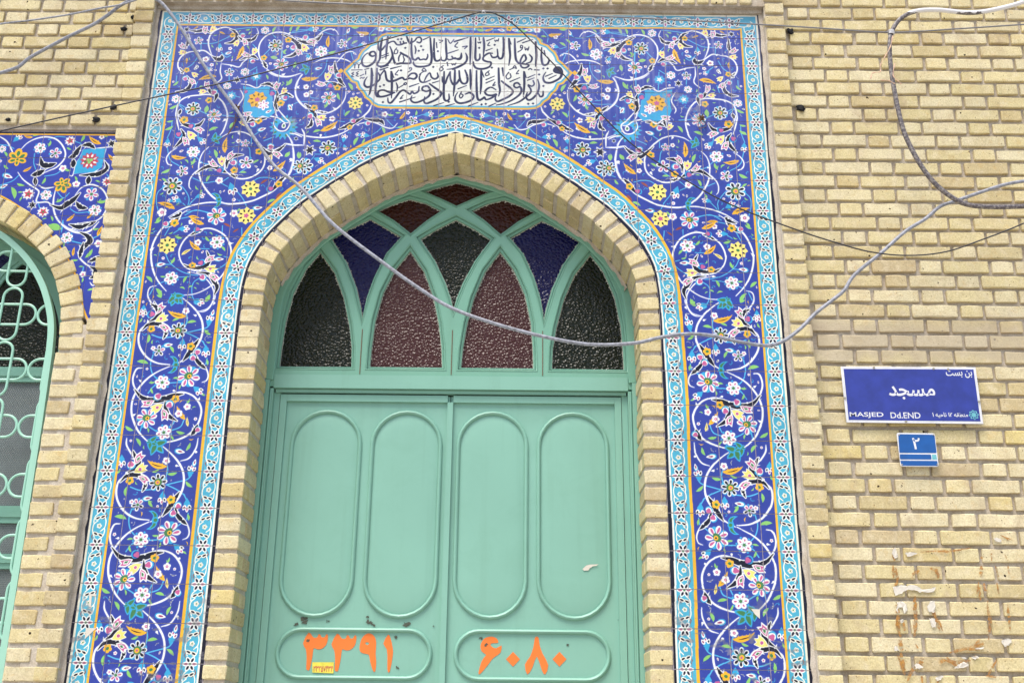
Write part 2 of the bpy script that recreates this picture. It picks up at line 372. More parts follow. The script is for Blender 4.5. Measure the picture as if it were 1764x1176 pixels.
class Pen:
    """draws traced motifs (crop coordinates) through the perspective onto the tile plane"""
    def __init__(s, cv, ox, oy, sc, dz=0.0, dx=0.0):
        s.c = cv; s.ox, s.oy, s.sc, s.dz, s.dx = ox, oy, sc, dz, dx
    def p(s, x, y):
        X, Z = W(s.ox+x/s.sc, s.oy+y/s.sc); return (X+s.dx, Z+s.dz)
    def k(s, x, y):   # metres per crop pixel there
        a, b = s.p(x, y), s.p(x+10, y); return math.hypot(a[0]-b[0], a[1]-b[1])/10
    def line(s, pts, k=6): return cr_spline([s.p(*q) for q in pts], k)
    def scroll(s, pts, w_=15, taper=(.45,1,1,1,.45), halo=True):
        P = s.line(pts); m = s.k(*pts[len(pts)//2])*w_
        if halo: s.c.stroke(P, [t*m for t in taper], C_HALO, .55, .006, .0015)
        s.c.stroke(P, [t*m for t in taper], WHT)
    def stem(s, pts, w_=9, col=(84,186,230)):
        s.c.stroke(s.line(pts, 5), s.k(*pts[0])*w_, col)
    def ar(s, pts, w_=26, taper=(.12,.7,1,.8,.12), dots=True):
        P = s.line(pts); m = s.k(*pts[0])*w_*1.5; T = [t*m for t in taper]
        s.c.stroke(P, T, C_HALO, .5, .005, .003); s.c.stroke(P, T, WHT, add=.0034); s.c.stroke(P, T, BLK, add=-.0002)
        if dots and len(P) > 8:
            for f in (.3, .62):
                i = int(f*len(P)); a, b = P[i-1], P[i+1]; dx, dz = b[0]-a[0], b[1]-a[1]; L = math.hypot(dx, dz) or 1
                q = (P[i][0]-dz/L*m*.45, P[i][1]+dx/L*m*.45); s.disc(q, .0042, WHT)
                q = (P[i][0]+dz/L*m*.5, P[i][1]-dx/L*m*.5)
                t = (P[i][0]+dz/L*m*.95-dx/L*m*.5, P[i][1]-dx/L*m*.95-dz/L*m*.5); s.c.stroke([q, t], [.006, .001], WHT)
    def disc(s, c, r, col, n=10):
        s.c.stroke([c, (c[0]+1e-5, c[1])], 2*r, col)
    def ell(s, c, a, b, ang, col, pt=1.0, grow=0.0):
        """pointed ellipse (drop) of half length a, half width b; ang in metric degrees"""
        u, v = math.cos(math.radians(ang)), math.sin(math.radians(ang)); L = []
        for t in np.linspace(0, 2*math.pi, 15)[:-1]:
            x = math.cos(t); y = math.sin(t)*(1-.35*pt*x) * (abs(math.sin(t))**(.25*pt))
            L.append((c[0]+a*x*u-b*y*v, c[1]+a*x*v+b*y*u))
        s.c.fill(L, col, 1, grow)
    def flower(s, x, y, r, kind, rot=None):
        c = s.p(x, y); R = s.k(x, y)*r*1.02; rot = rng.uniform(0, 60) if rot is None else rot; c2 = np.array(c)
        def at(d, a): return (c[0]+R*d*math.cos(math.radians(a)), c[1]+R*d*math.sin(math.radians(a)))
        def ring(n, f, off=0):
            for i in range(n): f(rot+off+360*i/n)
        if kind != 'YR': s.c.stroke([c, (c[0]+1e-5, c[1])], 2*R*.95, C_HALO, .45, .008)
        if kind == 'R6':
            ring(6, lambda a: s.disc(at(.95, a), R*.13, CYAN), 30)
            ring(6, lambda a: s.ell(at(.62, a), R*.36, R*.34, a, WHT, .3))
            ring(6, lambda a: s.ell(at(.60, a), R*.17, R*.10, a, PNK if (int(a)//60) % 1 == 0 else PKD, .5))
            s.disc(c, R*.27, WHT); s.disc(c, R*.2, GRN)
        elif kind == 'W5':
            ring(5, lambda a: s.disc(at(.55, a), R*.40, WHT)); s.disc(c, R*.45, WHT); s.disc(c, R*.34, PNK if rng.random() < .7 else PKD); s.disc(c, R*.12, WHT)
        elif kind == 'ST':
            ring(5, lambda a: s.disc(at(.82, a), R*.26, CYAN), 20)
            ring(8, lambda a: s.ell(at(.66, a), R*.40, R*.24, a+180, WHT, 1))
            ring(8, lambda a: s.ell(at(.66, a), R*.27, R*.13, a+180, BLK, 1))
            s.disc(c, R*.44, GRN); s.disc(at(.05, 200), R*.27, OCH); s.disc(at(.05, 200), R*.12, PNK)
        elif kind == 'SP':
            ring(5, lambda a: s.disc(at(.74, a), R*.28, CYAN), 25)
            ring(7, lambda a: (s.ell(at(.66, a), R*.42, R*.23, a+188, WHT, 1), s.ell(at(.66, a+3), R*.30, R*.105, a+194, PNK, 1)))
            s.ell(at(.06, 90), R*.42, R*.34, rot, GRN, .6); s.disc(at(.08, 0), R*.2, OCH); s.disc(at(.08, 0), R*.08, BLK)
        elif kind == 'SW':    # white star with pink hearts
            ring(5, lambda a: s.ell(at(.52, a), R*.46, R*.27, a+180, WHT, 1.2)); ring(5, lambda a: s.ell(at(.5, a), R*.28, R*.13, a+180, BLK if rng.random() < .5 else PNK, 1)); s.disc(c, R*.2, GRN)
            s.disc(at(.85, rot+36), R*.16, CYAN); s.disc(at(.85, rot+180), R*.16, CYAN)
        elif kind == 'P5':
            pts = [at(.95 if i % 2 == 0 else .66, rot+360*i/20) for i in range(20)]; s.c.fill(pts, WHT)
            pts = [at(.72 if i % 2 == 0 else .34, rot+360*i/10) for i in range(10)]; s.c.fill(pts, (192,76,96)); s.disc(c, R*.15, GRN)
        elif kind in ('YR', 'GR'):
            base = YEL if kind == 'YR' else OCH
            pts = [at(1.0 if i % 3 == 0 else (.78 if i % 3 == 1 else .86), rot+360*i/24) for i in range(24)]; s.c.stroke(pts+[pts[0]], .004, C_HALO, .4, .006); s.c.fill(pts, base)
            ring(8, lambda a: s.ell(at(.6, a), R*.17, R*.085, a, BLK if kind == 'YR' else (110,84,40), 1), 22)
            if rng.random() < .5: ring(5, lambda a: s.ell(at(.13, a), R*.16, R*.1, a, PNK, .5))
            else: s.disc(c, R*.17, GRN)
        elif kind == 'RR':
            pts = [at(1.0 if i % 2 == 0 else .74, rot+360*i/24) for i in range(24)]; s.c.fill(pts, (186,72,92)); ring(8, lambda a: s.ell(at(.62, a), R*.2, R*.11, a, WHT, 1)); ring(3, lambda a: s.disc(at(.2, a), R*.17, LGR)); s.disc(at(.45, 200), R*.14, GRN)
        elif kind == 'PR':
            ring(6, lambda a: s.ell(at(.5, a), R*.5, R*.27, a+180, WHT, 1)); ring(6, lambda a: s.ell(at(.52, a), R*.24, R*.1, a, (206,120,170), .6))
        elif kind == 'OF':
            ring(5, lambda a: s.ell(at(.5, a), R*.55, R*.44, a+180, OCH, .7)); s.ell(c, R*.42, R*.34, rot, GRN, .4)
        elif kind == 'BS':
            pts = [at(1.05 if i % 2 == 0 else .55, rot+360*i/12) for i in range(12)]; s.c.fill(pts, WHT)
            pts = [at(.78 if i % 2 == 0 else .35, rot+360*i/12) for i in range(12)]; s.c.fill(pts, BLK)
        elif kind == 'CF':
            pts = [at(1.0 if i % 2 == 0 else .68, rot+360*i/18) for i in range(18)]; s.c.fill(pts, CYAN)
            ring(5, lambda a: s.ell(at(.26, a), R*.26, R*.13, a, WHT, .8))
    def ang(s, x, y, x2, y2):
        a, b = s.p(x, y), s.p(x2, y2); return math.degrees(math.atan2(b[1]-a[1], b[0]-a[0]))
    def leaf(s, x, y, x2, y2, w_=.30, bend=.16, col=LGR, vein=None):
        a, b = np.array(s.p(x, y)), np.array(s.p(x2, y2)); d = b-a; L = np.hypot(*d); n = np.array((-d[1], d[0]))
        m = (a+b)/2+n*bend; P = [tuple((1-t)**2*a+2*t*(1-t)*m+t*t*b) for t in np.linspace(0, 1, 10)]
        s.c.stroke(P, [L*w_*q for q in (.12,.75,1,.7,.08)], col)
        if vein: s.c.stroke(P[2:-3], L*w_*.18, vein)
    def gl(s, x, y, r=30, a=None):
        a = rng.uniform(0, 360) if a is None else a; dx, dy = r*math.cos(math.radians(a)), -r*math.sin(math.radians(a))
        s.leaf(x-dx, y-dy, x+dx, y+dy, .36, rng.choice((-.2, .2)))
        if rng.random() < .3: s.leaf(x-dx*.6, y-dy*.6, x+dy*.5, y-dx*.5, .3, .1)
    def ol(s, x, y, x2, y2, bend=.22, w_=.30, col=OCH):
        a, b = np.array(s.p(x, y)), np.array(s.p(x2, y2)); d = b-a; L = np.hypot(*d); n = np.array((-d[1], d[0]))
        m = (a+b)/2+n*bend; Q = lambda t: (1-t)**2*a+2*t*(1-t)*m+t*t*b
        P = [tuple(Q(t)) for t in np.linspace(0, 1, 12)]; s.c.stroke(P, [L*w_*q for q in (.3,.8,1,.9,.7,.35,.05)], C_HALO, .4, .006, .001)
        s.c.stroke(P, [L*w_*q for q in (.3,.8,1,.9,.7,.35,.05)], col)
        sg = -1 if bend > 0 else 1
        for t in (.18, .36, .54, .7):
            q = Q(t); nn = n/L*sg; u = d/L; tip = q+nn*L*w_*.72*(1-t*.5)+u*L*.07; s.c.stroke([tuple(q), tuple(tip)], [L*w_*.42, L*.01], col)
        s.c.stroke([tuple(Q(t)) for t in np.linspace(.2, .72, 6)], [L*w_*.05, L*w_*.2, L*w_*.05], (66,44,36))
    def pb(s, x, y, r=28):
        r *= 1.12
        c = s.p(x, y); R = s.k(x, y)*r; a = rng.uniform(0, 360); s.disc((c[0]+R*.3*math.cos(a), c[1]+R*.3*math.sin(a)), R*.95, CYAN)
        s.disc((c[0]+R*.12*math.cos(a), c[1]+R*.12*math.sin(a)), R*.8, C_BLUE if rng.random() < .3 else WHT)
        for t in (0, 120, 240): s.disc((c[0]+R*.28*math.cos(math.radians(t+a*57)), c[1]+R*.28*math.sin(math.radians(t+a*57))), R*.42, PNK)
    def yb(s, x, y, r=34, a=45):
        r *= 1.15
        c = np.array(s.p(x, y)); R = s.k(x, y)*r; u = np.array((math.cos(math.radians(a)), math.sin(math.radians(a)))); v = np.array((-u[1], u[0]))
        P = [c+u*R*1.1, c+u*R*.55+v*R*.25, c+u*R*.75+v*R*.7, c+v*R*.62, c-u*R*.5+v*R*.42, c-u*R*1.1, c-u*R*.5-v*R*.42, c-v*R*.62, c+u*R*.75-v*R*.7, c+u*R*.55-v*R*.25]
        s.c.fill(P, WHT, 1, R*.10); s.c.fill(P, YEL); s.disc(tuple(c-u*R*.1), R*.3, WHT); s.disc(tuple(c-u*R*.1), R*.24, PNK)
    def pl(s, x, y, r=40, a=0):
        r *= 1.12
        """pink and white half palmette"""
        c = np.array(s.p(x, y)); R = s.k(x, y)*r; u = np.array((math.cos(math.radians(a)), math.sin(math.radians(a)))); v = np.array((-u[1], u[0]))
        P = [c-u*R, c-u*R*.4+v*R*.55, c+u*R*.3+v*R*.7, c+u*R*1.25+v*R*.35, c+u*R*.75+v*R*.02, c+u*R*1.0-v*R*.55, c+u*R*.2-v*R*.42, c-u*R*.5-v*R*.3]
        s.c.fill(P, WHT, 1, .002); Q = [c+(np.array(q)-c)*.82 for q in P]; s.c.fill(Q, PNK)
        s.c.fill([c-u*R*.55, c-u*R*.1+v*R*.38, c+u*R*.5+v*R*.2, c+u*R*.25-v*R*.2], WHT, 1, .001); s.c.fill([c-u*R*.4, c-u*R*.05+v*R*.26, c+u*R*.36+v*R*.1, c+u*R*.15-v*R*.12], GRN)
    def bell(s, x, y, r=45, a=0):
        r *= 1.12
        c = np.array(s.p(x, y)); R = s.k(x, y)*r; u = np.array((math.cos(math.radians(a)), math.sin(math.radians(a)))); v = np.array((-u[1], u[0]))
        s.c.fill([c-u*R*1.05, c-u*R*.2+v*R*.5, c+u*R*.3+v*R*.35, c+u*R*.3-v*R*.35, c-u*R*.2-v*R*.5], CYAN)
        for q, col in ((-.42, PKD), (.42, BLK), (0, PNK)):
            cc = c+u*R*(.42 if q else .75)+v*R*q; s.ell(tuple(cc), R*.42, R*.27, a+q*60, WHT, .8); s.ell(tuple(cc), R*.2, R*.12, a+q*60, col, .6)
    def wb(s, x, y, r=30, a=0):
        c = np.array(s.p(x, y)); R = s.k(x, y)*r
        for t in (150, 210): 
            q = (c[0]+R*.6*math.cos(math.radians(a+t)), c[1]+R*.6*math.sin(math.radians(a+t))); s.ell(q, R*.75, R*.3, a+(20 if t < 180 else -20), CYAN, 1)
        s.ell(tuple(c), R, R*.42, a, WHT, 1); s.ell(tuple(c), R*.5, R*.18, a, PKD, .6)
    def kn(s, x, y, r=9):
        c = s.p(x, y); R = s.k(x, y)*r; s.disc(c, R, WHT); a = rng.uniform(0, 6.28)
        s.c.stroke([c, (c[0]+R*2.4*math.cos(a), c[1]+R*2.4*math.sin(a))], [R*1.6, R*.2], WHT)
    def lotus(s, x, y, r=85, a=0):
        c = np.array(s.p(x, y)); R = s.k(x, y)*r; 
        for t, L in ((0, 1.0), (62, .95), (-62, .95), (150, .42), (-150, .42)):
            q = c+np.array((math.cos(math.radians(a+t)), math.sin(math.radians(a+t))))*R*.45*L
            s.ell(tuple(q), R*.62*L, R*.30*L+R*.02, a+t, CYAN, 1.1); s.ell(tuple(q), R*.44*L, R*.17*L+R*.01, a+t, GRN, 1)
    def palm(s, x, y, r=100, a=90):
        c = np.array(s.p(x, y)); R = s.k(x, y)*r
        for t, L in ((0, 1.0), (50, .9), (-50, .9), (105, .75), (-105, .75), (180, .6)):
            q = c+np.array((math.cos(math.radians(a+t)), math.sin(math.radians(a+t))))*R*.46*L
            s.ell(tuple(q), R*.56*L, R*.30*L, a+t+180, OCH, 1.2); s.ell(tuple(q), R*.32*L, R*.14*L, a+t+180, GRN, 1)
        s.disc(tuple(c), R*.2, OCH); s.disc(tuple(c), R*.1, GRN)
    def cres(s, x, y, r=80, a=0):
        c = np.array(s.p(x, y)); R = s.k(x, y)*r; u = np.array((math.cos(math.radians(a)), math.sin(math.radians(a)))); v = np.array((-u[1], u[0]))
        for sg in (1, -1):
            P = cr_spline([tuple(c+u*R*.05), tuple(c-u*R*.05+v*sg*R*.45), tuple(c+u*R*.28+v*sg*R*.85), tuple(c+u*R*.75+v*sg*R*1.0)], 4)
            s.c.stroke(P, [R*.5, R*.52, R*.36, R*.04], CYAN); s.c.stroke(P[1:-3], [R*.18, R*.28, R*.05], GRN)
        s.disc(tuple(c-u*R*.1), R*.34, CYAN); s.disc(tuple(c-u*R*.1), R*.2, GRN)
def draw(pen, ops):
    order = {'stem': 0, 'sc': 1, 'ar': 2}
    for nm in ('stem', 'sc', 'poly', 'ar', 'rest'):
        for o in ops:
            t = o[0]
            if t == 'stem' and nm == 'stem': pen.stem(o[1])
            elif t == 'sc' and nm == 'sc': pen.scroll(o[1], *(o[2:] or ()))
            elif t == 'poly' and nm == 'poly': pen.c.fill([pen.p(*q) for q in o[1]], o[2])
            elif t == 'ar' and nm == 'ar': pen.ar(o[1], *(o[2:] or ()))
            elif nm == 'rest' and t not in ('stem', 'sc', 'ar', 'poly'):
                if t in ('R6','W5','ST','SP','SW','P5','YR','GR','PR','OF','BS','CF'): pen.flower(o[1], o[2], o[3], t, *(o[4:]))
                else: getattr(pen, t)(*o[1:])
def border_motif(cv, P, T, N, flip=1):
    """one 15 cm repeat of the turquoise border: P on the centre line, T along, N across"""
    q = lambda s_, t: (P[0]+T[0]*s_+N[0]*t, P[1]+T[1]*s_+N[1]*t); ang = math.degrees(math.atan2(T[1], T[0]))
    pen = Pen(cv, 0, 0, 1); cream = (248,244,228)
    for sg in (1, -1):
        cv.stroke(cr_spline([q(sg*.021, .020), q(sg*.036, .024*1), q(sg*.050, .010)], 4), [.0022, .004, .0015], RED) if sg*flip > 0 else cv.stroke(cr_spline([q(sg*.021, -.020), q(sg*.036, -.025), q(sg*.050, -.010)], 4), [.0022, .004, .0015], RED)
        cv.stroke(cr_spline([q(sg*.02, -.004*sg*flip), q(sg*.036, -.020*flip*sg), q(sg*.055, -.024*flip*sg), q(sg*.066, -.022*flip*sg)], 4), .0042, cream)
        cv.stroke(cr_spline([q(sg*.03, .014*flip*sg), q(sg*.048, .022*flip*sg), q(sg*.062, .025*flip*sg), q(sg*.082, .022*sg*flip), q(sg*.096, .008*sg*flip)], 4), .0042, cream)
    for sg in (1, -1):
        for d in (-.0075, .0085):
            c = q(sg*.041+d*.35, d*1.25*sg); pen.ell(c, .0115, .0062, ang+62*flip*sg, cream, .6, .0010); pen.ell(c, .0085, .0036, ang+62*flip*sg, BLK, .6)
    for a in range(6):
        t = ang+30+60*a; horiz = a in (2-0, 5)
        c = (P[0]+.0165*math.cos(math.radians(t)), P[1]+.0165*math.sin(math.radians(t))); pen.ell(c, .0125, .0082, t, WHT, .5, .0008)
    for a in range(6):
        t = ang+30+60*a; c = (P[0]+.0165*math.cos(math.radians(t)), P[1]+.0165*math.sin(math.radians(t)))
        side = a in (1, 4); pen.ell(c, .0082, .0044, t, (176,84,120) if side else BLK, .5)
    pen.disc(P, .0062, WHT); pen.disc(P, .0046, GRN)
    c = q(.075, 0)
    for a in range(5): pen.disc((c[0]+.0062*math.cos(a*1.257), c[1]+.0062*math.sin(a*1.257)), .0044, cream)
    pen.disc(c, .0030, GRN)
    for a in range(5): pen.disc((c[0]+.0062*math.cos(a*1.257), c[1]+.0062*math.sin(a*1.257)), .0011, (110,60,60))
def border_path(cv, path, step_at):
    """motifs centred at given (point, tangent)"""
    for P, T in step_at:
        border_motif(cv, P, T, (-T[1], T[0]))

STRIP = [
 ('sc', [(700,60),(760,110),(815,170),(850,240),(855,320),(830,400),(770,480),(690,550),(610,590)]),
 ('sc', [(600,578),(500,565),(420,520),(370,450),(355,380),(370,310),(410,270)]),
 ('sc', [(600,590),(500,635),(420,690),(350,770),(310,850),(300,940),(315,1010),(350,1090),(400,1150),(440,1185)]),
 ('sc', [(640,795),(700,790),(780,820),(830,880),(845,940),(830,1010),(800,1065),(740,1125),(650,1165),(560,1182),(480,1180)]),
 ('sc', [(385,603),(340,612),(312,680),(320,745),(360,800)], 13), ('sc', [(800,480),(830,560),(880,605),(898,660),(885,700),(850,716)], 11),
 ('sc', [(960,0),(945,70),(895,140),(830,162)], 11), ('sc', [(430,0),(430,50),(465,110),(495,150)], 12),
 ('ar', [(478,90),(495,130),(520,165),(495,210),(430,250)], 25), ('ar', [(385,310),(430,268),(500,258),(565,282),(600,300)], 24), ('ar', [(565,300),(570,335),(548,378)], 16),
 ('ar', [(825,380),(790,430),(745,495),(700,550)], 26), ('ar', [(790,470),(808,540),(850,585),(880,610)], 20),
 ('ar', [(325,770),(380,832),(460,855),(560,842),(640,815),(705,805)], 32), ('ar', [(562,860),(566,920),(590,975),(655,1015)], 24), ('ar', [(815,1045),(800,1085),(765,1125)], 26),
 ('stem', [(725,330),(800,312),(880,292),(912,262)]), ('stem', [(730,330),(800,362),(862,402)]), ('stem', [(460,345),(530,368),(620,362)]), ('stem', [(470,500),(450,570),(460,640),(500,692)]), ('stem', [(845,595),(800,630)]), ('stem', [(600,720),(685,715)]),
 ('stem', [(430,800),(465,755),(505,725)]), ('stem', [(600,1092),(680,1062),(712,1000)]), ('stem', [(365,1105),(385,1040)]), ('stem', [(500,1100),(440,1062)]), ('stem', [(725,165),(735,230),(715,290)]), ('stem', [(855,395),(880,440)]), ('stem', [(890,530),(880,575)]), ('stem', [(640,1010),(610,1060)]),
 ('SP', 745, 668, 84), ('R6', 540, 716, 60), ('ST', 665, 312, 64), ('SP', 418, 995, 76), ('R6', 552, 1105, 62), ('OF', 455, 300, 30), ('OF', 762, 435, 32), ('OF', 643, 845, 32),
 ('yb', 535, 218, 42, -150+180), ('yb', 497, 914, 42, 215), ('ol', 722, 200, 585, 156, .22), ('ol', 715, 1000, 655, 900, .15), ('ol', 740, 1055, 735, 985, .1, .3, YEL),
 ('gl', 645, 230, 28, 200), ('gl', 770, 248, 36, 8), ('gl', 895, 325, 32, -40), ('gl', 885, 60, 32, 60), ('gl', 430, 375, 34, 80), ('gl', 388, 562, 44, -12), ('gl', 612, 460, 30, -60), ('gl', 648, 685, 24, 0), ('gl', 460, 714, 24, 5), ('gl', 462, 780, 24, -70), ('gl', 742, 862, 24, 60), ('gl', 683, 1102, 34, -12), ('gl', 428, 1088, 20, -80), ('gl', 285, 1072, 36, -30), ('gl', 372, 232, 22, 60), ('gl', 888, 560, 24, -80), ('gl', 615, 1150, 22, -60), ('gl', 515, 30, 32, -60), ('gl', 680, 752, 20, 70), ('gl', 860, 808, 20, -30),
 ('pb', 462, 185, 30), ('pb', 780, 528, 26), ('pb', 815, 482, 26), ('pb', 510, 822, 30), ('pb', 595, 893, 30), ('pb', 815, 1085, 24),
 ('pl', 520, 148, 42, 60), ('pl', 552, 290, 38, -30), ('pl', 432, 872, 42, 200), ('pl', 552, 962, 42, -70),
 ('bell', 393, 160, 42, -85), ('bell', 907, 235, 42, 80), ('wb', 935, 172, 26, 80), ('bell', 697, 418, 42, -90), ('bell', 880, 470, 44, -85), ('bell', 815, 775, 42, -40), ('SW', 515, 470, 50), ('wb', 590, 425, 34, 10), ('W5', 470, 450, 20), ('W5', 725, 160, 30), ('W5', 735, 905, 30), ('W5', 668, 958, 32), ('wb', 828, 95, 36, -10),
 ('kn', 800, 195), ('kn', 405, 498), ('kn', 372, 705), ('kn', 318, 970), ('kn', 630, 780), ('kn', 826, 848), ('kn', 945, 98), ('kn', 430, 245), ('cres', 640, 578, 68, 180),
 ('lotus', 645, 45, 88, -45), ('lotus', 445, 1178, 70, -20)]
SP1 = [('poly', [(1050,872),(1110,882),(1190,900),(1265,872),(1325,880),(1312,950),(1352,985),(1350,1080),(1375,1140),(1310,1190),(1240,1170),(1180,1200),(1110,1150),(1062,1140),(1040,1080),(1066,1000)], CYAN),
 ('sc', [(735,560),(712,500),(700,430),(722,350),(790,298),(880,278),(960,305)]), ('sc', [(960,305),(1010,360),(1080,400),(1160,390),(1205,340),(1190,285)], 12), ('sc', [(580,520),(500,530),(430,570),(393,635),(400,700),(450,752)]), ('sc', [(580,515),(660,515),(730,562),(800,600)]),
 ('sc', [(1280,685),(1232,610),(1208,530),(1222,440),(1280,368),(1370,332),(1460,332),(1540,365),(1610,440)]), ('sc', [(1280,690),(1350,742),(1440,772),(1530,775),(1630,745)]), ('sc', [(830,648),(930,662),(1010,680),(1050,632),(1115,582)], 13), ('sc', [(828,650),(820,730),(832,800),(765,852)], 13),
 ('sc', [(400,1190),(378,1100),(418,1020),(500,978),(600,965),(690,958),(780,980),(850,1040),(885,1120),(888,1190)]), ('sc', [(1655,755),(1600,830),(1580,920),(1602,1010),(1680,1090),(1750,1112)]), ('sc', [(1030,852),(1110,862),(1190,890),(1260,852),(1345,862)], 13), ('sc', [(1020,900),(1052,985),(1000,1070),(1010,1110)], 12), ('sc', [(1375,960),(1372,1060),(1385,1150)], 13),
 ('ar', [(510,310),(590,318),(660,305),(720,335)], 22), ('ar', [(500,350),(495,430),(470,480)], 20), ('ar', [(920,300),(965,320),(990,380),(940,430),(870,440)], 24), ('ar', [(1000,370),(1060,410),(1150,400),(1195,350)], 24), ('ar', [(1020,610),(1090,580),(1150,570),(1200,600)], 24), ('ar', [(1255,620),(1275,660),(1290,690)], 22), ('ar', [(1450,350),(1530,390),(1590,430),(1620,490),(1560,560),(1480,580)], 30), ('ar', [(1600,410),(1680,430),(1760,450)], 26),
 ('ar', [(410,690),(440,730),(420,740)], 16), ('ar', [(480,770),(520,830),(500,890),(440,925),(370,930)], 24), ('ar', [(560,700),(585,680),(580,665)], 12), ('ar', [(690,870),(720,930),(780,960),(760,1030)], 28), ('ar', [(1230,860),(1310,850),(1370,890)], 22), ('ar', [(1380,900),(1400,980),(1380,1060),(1400,1120)], 26), ('ar', [(1400,980),(1480,950),(1555,985)], 20), ('ar', [(740,575),(790,600),(830,590),(835,560)], 34), ('ar', [(400,1160),(420,1110)], 20),
 ('stem', [(620,440),(750,440),(850,402),(930,362)]), ('stem', [(625,450),(625,520)]), ('stem', [(1150,450),(1205,512)]), ('stem', [(590,580),(540,650),(480,690)]), ('stem', [(830,530),(880,580),(925,560)]), ('stem', [(1440,490),(1440,590)]), ('stem', [(1320,500),(1260,560)]), ('stem', [(1190,880),(1190,700)]), ('stem', [(1120,720),(1190,680)]), ('stem', [(910,750),(910,820)]), ('stem', [(930,970),(1020,985)]), ('stem', [(1420,720),(1410,850)]), ('stem', [(560,900),(590,830)]), ('stem', [(380,770),(370,850)]), ('stem', [(450,1110),(400,1060)]), ('stem', [(1500,340),(1700,310)]), ('stem', [(1380,380),(1350,350)]), ('stem', [(960,300),(1080,285),(1180,280)]), ('stem', [(640,640),(700,690)]),
 ('BS', 480, 300, 38), ('ol', 595, 270, 545, 295, .1), ('pl', 670, 310, 40, 100), ('yb', 745, 295, 34, 60), ('yb', 985, 438, 34, 240), ('OF', 945, 357, 30), ('pb', 1048, 365, 28), ('pl', 1065, 425, 38, -60), ('ol', 815, 325, 870, 350, .1), ('SW', 600, 415, 50), ('R6', 1275, 310, 46), ('gl', 1100, 300, 26), ('gl', 1370, 300, 34, 55), ('gl', 1540, 295, 30, 70), ('gl', 1610, 290, 34, 55), ('bell', 812, 480, 44, -90), ('wb', 905, 538, 34, 20), ('ol', 1050, 475, 975, 612, .16), ('yb', 1168, 520, 36, 75), ('pl', 1090, 555, 40, 160), ('pb', 1152, 622, 28), ('OF', 1262, 585, 32), ('ST', 1382, 462, 72), ('OF', 1508, 405, 34), ('pl', 1605, 525, 40, -50), ('pb', 1560, 480, 30), ('pl', 1740, 425, 42, 0), ('pb', 1682, 380, 28), ('yb', 1672, 485, 42, -60), ('gl', 1470, 530, 26), ('gl', 1365, 582, 34, -8), ('SP', 1437, 655, 72), ('gl', 1578, 660, 34, 70),
 ('pl', 450, 470, 40, 150), ('yb', 440, 532, 34, 180), ('ol', 480, 590, 475, 650, .1), ('OF', 480, 710, 30), ('yb', 560, 757, 32, -40), ('pb', 465, 800, 28), ('pl', 532, 825, 38, -50), ('ol', 770, 775, 598, 812, -.16), ('W5', 672, 603, 38), ('bell', 705, 700, 34, -30), ('SW', 912, 735, 52), ('R6', 1070, 730, 48), ('CF', 1182, 775, 58), ('BS', 990, 810, 46), ('gl', 1292, 782, 26, -70), ('gl', 1512, 832, 40, 50), ('pl', 692, 868, 40, 110), ('pb', 752, 937, 34), ('yb', 642, 928, 34, 180), ('R6', 890, 872, 44), ('CF', 930, 970, 58), ('OF', 706, 1015, 36), ('ST', 545, 1102, 74), ('R6', 373, 1003, 48), ('gl', 345, 1080, 38, 25), ('gl', 685, 1105, 32, 80), ('gl', 368, 845, 36, 40), ('SP', 755, 1160, 60), ('GR', 1195, 1010, 100), ('PR', 1258, 1065, 62), ('pl', 1392, 880, 44, 80), ('pb', 1345, 950, 34), ('yb', 1465, 922, 34, 60), ('pb', 1482, 988, 26), ('OF', 1432, 1045, 36), ('wb', 1530, 1090, 38, -60), ('ol', 1764, 795, 1652, 805, .1), ('W5', 1692, 960, 32), ('W5', 1690, 885, 28), ('lotus', 1700, 695, 78, 200), ('bell', 1712, 580, 38, -70), ('wb', 1310, 1130, 34, 30), ('pl', 1100, 1150, 38, 200), ('pb', 1080, 930, 24), ('sc', [(1050,1140),(1110,1165),(1180,1215),(1250,1180),(1330,1200)], 13),
 ('kn', 690, 408), ('kn', 610, 520), ('kn', 930, 665), ('kn', 1455, 755), ('kn', 1608, 890), ('kn', 505, 985), ('kn', 1525, 335)]
